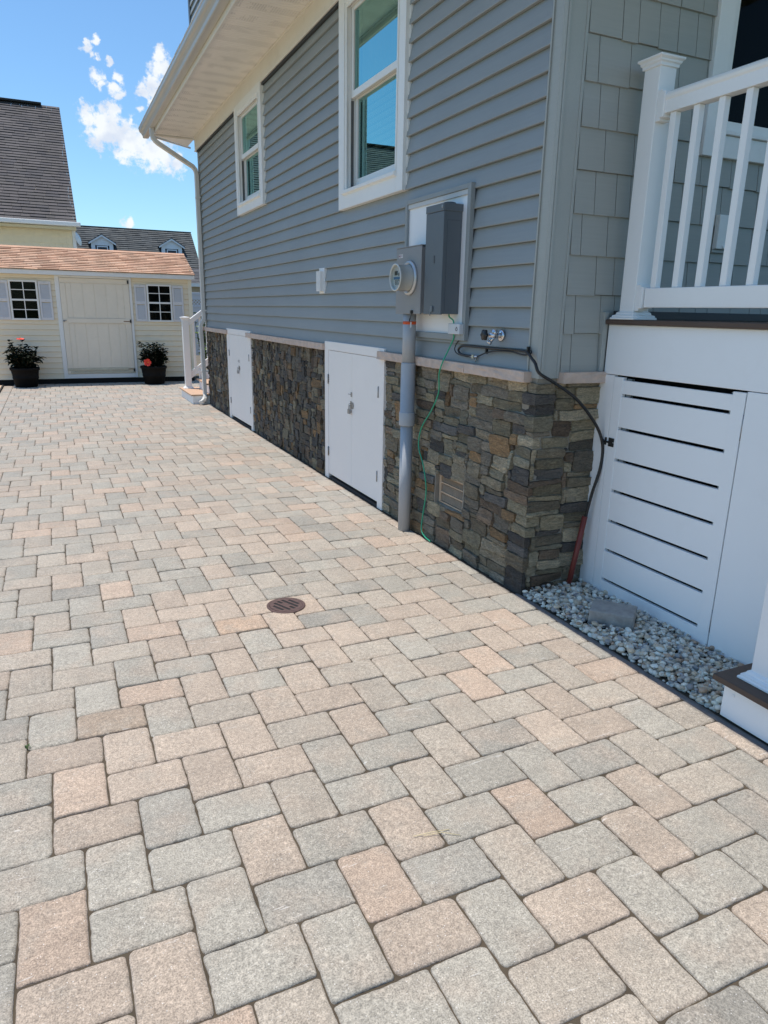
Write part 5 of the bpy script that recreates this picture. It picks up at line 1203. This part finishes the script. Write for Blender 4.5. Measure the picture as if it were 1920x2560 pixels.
bx('frieze_board', basic('cream_frieze', (0.68, 0.62, 0.44), 0.5), NB, (-9.5, -1.60, 16.95, 17.16, 3.405, 3.47), bevel=0.005)
bx('gutter', TRIM, NB, (-9.5, -1.50, 16.80, 16.94, 3.475, 3.575), bevel=0.015)
roof_plane('roof', (-9.6, 16.84, 3.56), (1, 0, 0), (0, 4.36, 3.50), 8.02, 5.60, 0.130, [(0.085, 0.077, 0.077), (0.098, 0.088, 0.088), (0.073, 0.068, 0.072), (0.09, 0.082, 0.080)], 12, NB, thick=0.020, tab=0.34, mat=STAINROOF, kv=0.06)
roof_plane('roof', (-9.6, 25.56, 3.56), (1, 0, 0), (0, -4.36, 3.50), 8.02, 5.58, 0.28, [(0.115, 0.108, 0.105)], 13, NB, thick=0.018, tab=0.6)
bx('ridge_vent', basic('ridge_dark', (0.03, 0.03, 0.03), 0.9), NB, (-9.6, -2.05, 21.05, 21.35, 7.045, 7.10), bevel=0.01)
# satellite dish on its corner
DS = thing('satellite_dish', 'small round pale satellite dish on the corner of the cream house', 'dish', (-1.60, 17.25, 3.2))
b = MB(); b.smooth = True; n = 20; vs = []; rings_ = [(0.0, 0.05), (0.06, 0.045), (0.12, 0.03), (0.17, 0.0), (0.175, 0.0), (0.17, -0.01), (0.12, 0.018), (0.06, 0.034)]
M = Matrix.Translation((-1.575, 17.30, 3.235)) @ Matrix.Rotation(R(70), 4, 'Y') @ Matrix.Rotation(R(20), 4, 'X')
for (r_, h) in rings_:
    for k in range(n): a = 2 * math.pi * k / n; vs.append(M @ Vector((r_ * math.cos(a), r_ * math.sin(a), h)))
b.add(vs, [(i * n + k, i * n + (k + 1) % n, (i + 1) * n + (k + 1) % n, (i + 1) * n + k) for i in range(len(rings_) - 1) for k in range(n)]); b.obj('reflector', TRIM, DS)
b = MB(); b.tube([(-1.62, 17.3, 3.05), (-1.60, 17.3, 3.2)], 0.015, 8); b.obj('mast', STEEL, DS)

# ------------------------------------------------------------------ DORMERED HOUSE (far)
NH = thing('dormered_house', 'distant house with blue-grey roof, two small white dormers and a lower wing', 'house', (1.5, 33, 0))
cg = [(0.068, 0.075, 0.078), (0.08, 0.088, 0.09), (0.062, 0.07, 0.073), (0.09, 0.095, 0.094)]
roof_plane('roof', (-6.0, 30.0, 3.30), (1, 0, 0), (0, 2.1, 1.645), 9.86, 2.66, 0.145, cg, 14, NH, thick=0.028, tab=0.3, kv=0.08)
b = MB(); b.prism([(30.05, 3.27), (32.1, 4.90), (34.2, 3.27)], 0, -5.9, 3.80); b.obj('gable', basic('tan_siding', (0.5, 0.42, 0.3), 0.6), NH)
bx('ridge_cap', basic('ridge_grey', (0.05, 0.055, 0.06), 0.9), NH, (-6.0, 3.87, 32.05, 32.2, 4.925, 4.965))
bx('wall', basic('tan_wall', (0.46, 0.38, 0.27), 0.6), NH, (-5.9, 3.8, 30.1, 34.1, 0, 3.27), bevel=0)
roof_plane('wing_roof', (2.6, 28.6, 2.62), (1, 0, 0), (0, 1.4, 0.70), 3.2, 1.56, 0.145, [(0.09, 0.09, 0.10), (0.11, 0.11, 0.115)], 15, NH, thick=0.02, tab=0.4)
bx('wing_fascia', TRIM, NH, (2.5, 5.9, 28.55, 28.6, 2.47, 2.61)); bx('wing_wall', basic('tan_wall2', (0.46, 0.38, 0.27), 0.6), NH, (2.65, 5.8, 28.75, 30.0, 0, 2.6), bevel=0)
DW = basic('dormer_white', (0.90, 0.92, 0.95), 0.5); 
for (x, label) in ((-0.11, 'left white dormer'), (2.76, 'right white dormer')):
    yf = 30.75; zb, ze, zp = 3.5, 4.17, 4.50; hw = 0.44
    d_ = bx('dormer', DW, NH, (x - hw, x - 0.28, yf, yf + 0.04, zb, ze), (x + 0.28, x + hw, yf, yf + 0.04, zb, ze), (x - 0.28, x + 0.28, yf, yf + 0.04, 4.09, ze), bevel=0.004)
    b = MB(); b.prism([(x - hw, ze), (x + hw, ze), (x, zp - 0.05)], 1, yf, yf + 0.05); b.obj('pediment', DW, d_)
    b = MB()
    for s_ in (-1, 1): b.prism([(x + s_ * (hw + 0.10), ze - 0.06), (x, zp - 0.06), (x, zp + 0.01), (x + s_ * (hw + 0.10), ze + 0.02)], 1, yf - 0.10, yf - 0.05)
    b.obj('rake_board', DW, d_)
    b = MB()
    for s_ in (-1, 1): b.prism([(x + s_ * (hw + 0.12), ze - 0.0), (x, zp + 0.015), (x, zp + 0.05), (x + s_ * (hw + 0.12), ze + 0.035)], 1, yf - 0.11, yf + 1.2)
    b.obj('dormer_roof', basic('dormer_roof', (0.10, 0.11, 0.12), 0.9), d_)
    bx('cheek', basic('cheek_dark', (0.05, 0.055, 0.06), 0.8), d_, (x - hw + 0.0, x - hw + 0.03, yf + 0.041, yf + 1.0, zb, ze), (x + hw - 0.03, x + hw, yf + 0.041, yf + 1.0, zb, ze), bevel=0)
    bx('dormer_window', DW, d_, (x - 0.22, x - 0.18, yf - 0.02, yf + 0.02, 3.6, 4.05), (x + 0.18, x + 0.22, yf - 0.02, yf + 0.02, 3.6, 4.05), (x - 0.22, x + 0.22, yf - 0.021, yf + 0.02, 4.02, 4.065), bevel=0)
    bx('pane', basic('pane_blue', (0.04, 0.06, 0.09), 0.1), d_, (x - 0.18, x + 0.18, yf + 0.0, yf + 0.01, 3.6, 4.02), (x - 0.275, x - 0.225, yf + 0.01, yf + 0.02, 3.6, 4.0), (x + 0.225, x + 0.275, yf + 0.01, yf + 0.02, 3.6, 4.0), bevel=0)

# white fence with lattice and shrub between shed and house
FN = thing('vinyl_fence', 'white vinyl fence with diagonal lattice top behind the shrub', 'fence', (1.8, 18, 0))
FM = basic('fence_white', (0.66, 0.70, 0.76), 0.5)
bx('rail', FM, FN, (0.6, 3.6, 17.98, 18.04, 1.96, 2.03), (0.6, 3.6, 17.98, 18.04, 1.62, 1.68), (0.6, 3.6, 17.98, 18.04, 0.28, 0.40))
bx('panel', FM, FN, (0.6, 3.6, 18.0, 18.02, 0.40, 1.62), (0.6, 3.6, 18.0, 18.02, 1.84, 1.96), bevel=0)
bx('post', FM, FN, (0.55, 0.66, 17.95, 18.07, 0, 2.12)); bx('post', FM, FN, (2.4, 2.51, 17.95, 18.07, 0, 2.12))
b = MB(); x = 0.5
while x < 3.6:
    b.prism([(x, 1.68), (x + 0.16, 1.84), (x + 0.19, 1.84), (x + 0.03, 1.68)], 1, 17.995, 18.003); b.prism([(x + 0.16, 1.68), (x, 1.84), (x + 0.03, 1.84), (x + 0.19, 1.68)], 1, 18.004, 18.012); x += 0.09
b.obj('lattice', FM, FN)
def shrub():
    T = thing('flowering_shrub', 'bright green leafy shrub with yellow flowers beside the shed corner', 'shrub', (1.15, 15.0, 0))
    rs = random.Random(41); bl = MB(); bs = MB(); bf = MB(); c = Vector((1.2, 15.0, 0))
    for k in range(40):
        a = rs.uniform(0, 6.28); r_ = 0.42 * math.sqrt(rs.random()); top = c + Vector((math.cos(a) * r_, math.sin(a) * r_, rs.uniform(0.8, 1.62) - 0.3 * r_))
        pts = bez([c + Vector((math.cos(a) * .08, math.sin(a) * .08, 0)), (c + top) / 2 + Vector((math.cos(a) * .1, math.sin(a) * .1, 0)), top], 6)
        bs.tube(pts, 0.006, 5)
        for q in range(24):
            p = pts[rs.randint(3, len(pts) - 1)]; a2 = rs.uniform(0, 6.28); d = Vector((math.cos(a2), math.sin(a2), rs.uniform(-0.5, 0.6)))
            leaf(bl, p, d, Vector((rs.uniform(-.4, .4), rs.uniform(-.4, .4), 1)), rs.uniform(0.08, 0.14), rs.uniform(0.035, 0.055))
        if rs.random() < 0.4:
            for q in range(6): a2 = q * 1.05; leaf(bf, top, Vector((math.cos(a2), math.sin(a2), 0.4)), Vector((0, 0, 1)), 0.04, 0.03)
    bs.obj('stems', STEM, T); bl.obj('leaves', LEAF2, T); bf.obj('flowers', YELF, T)
shrub()
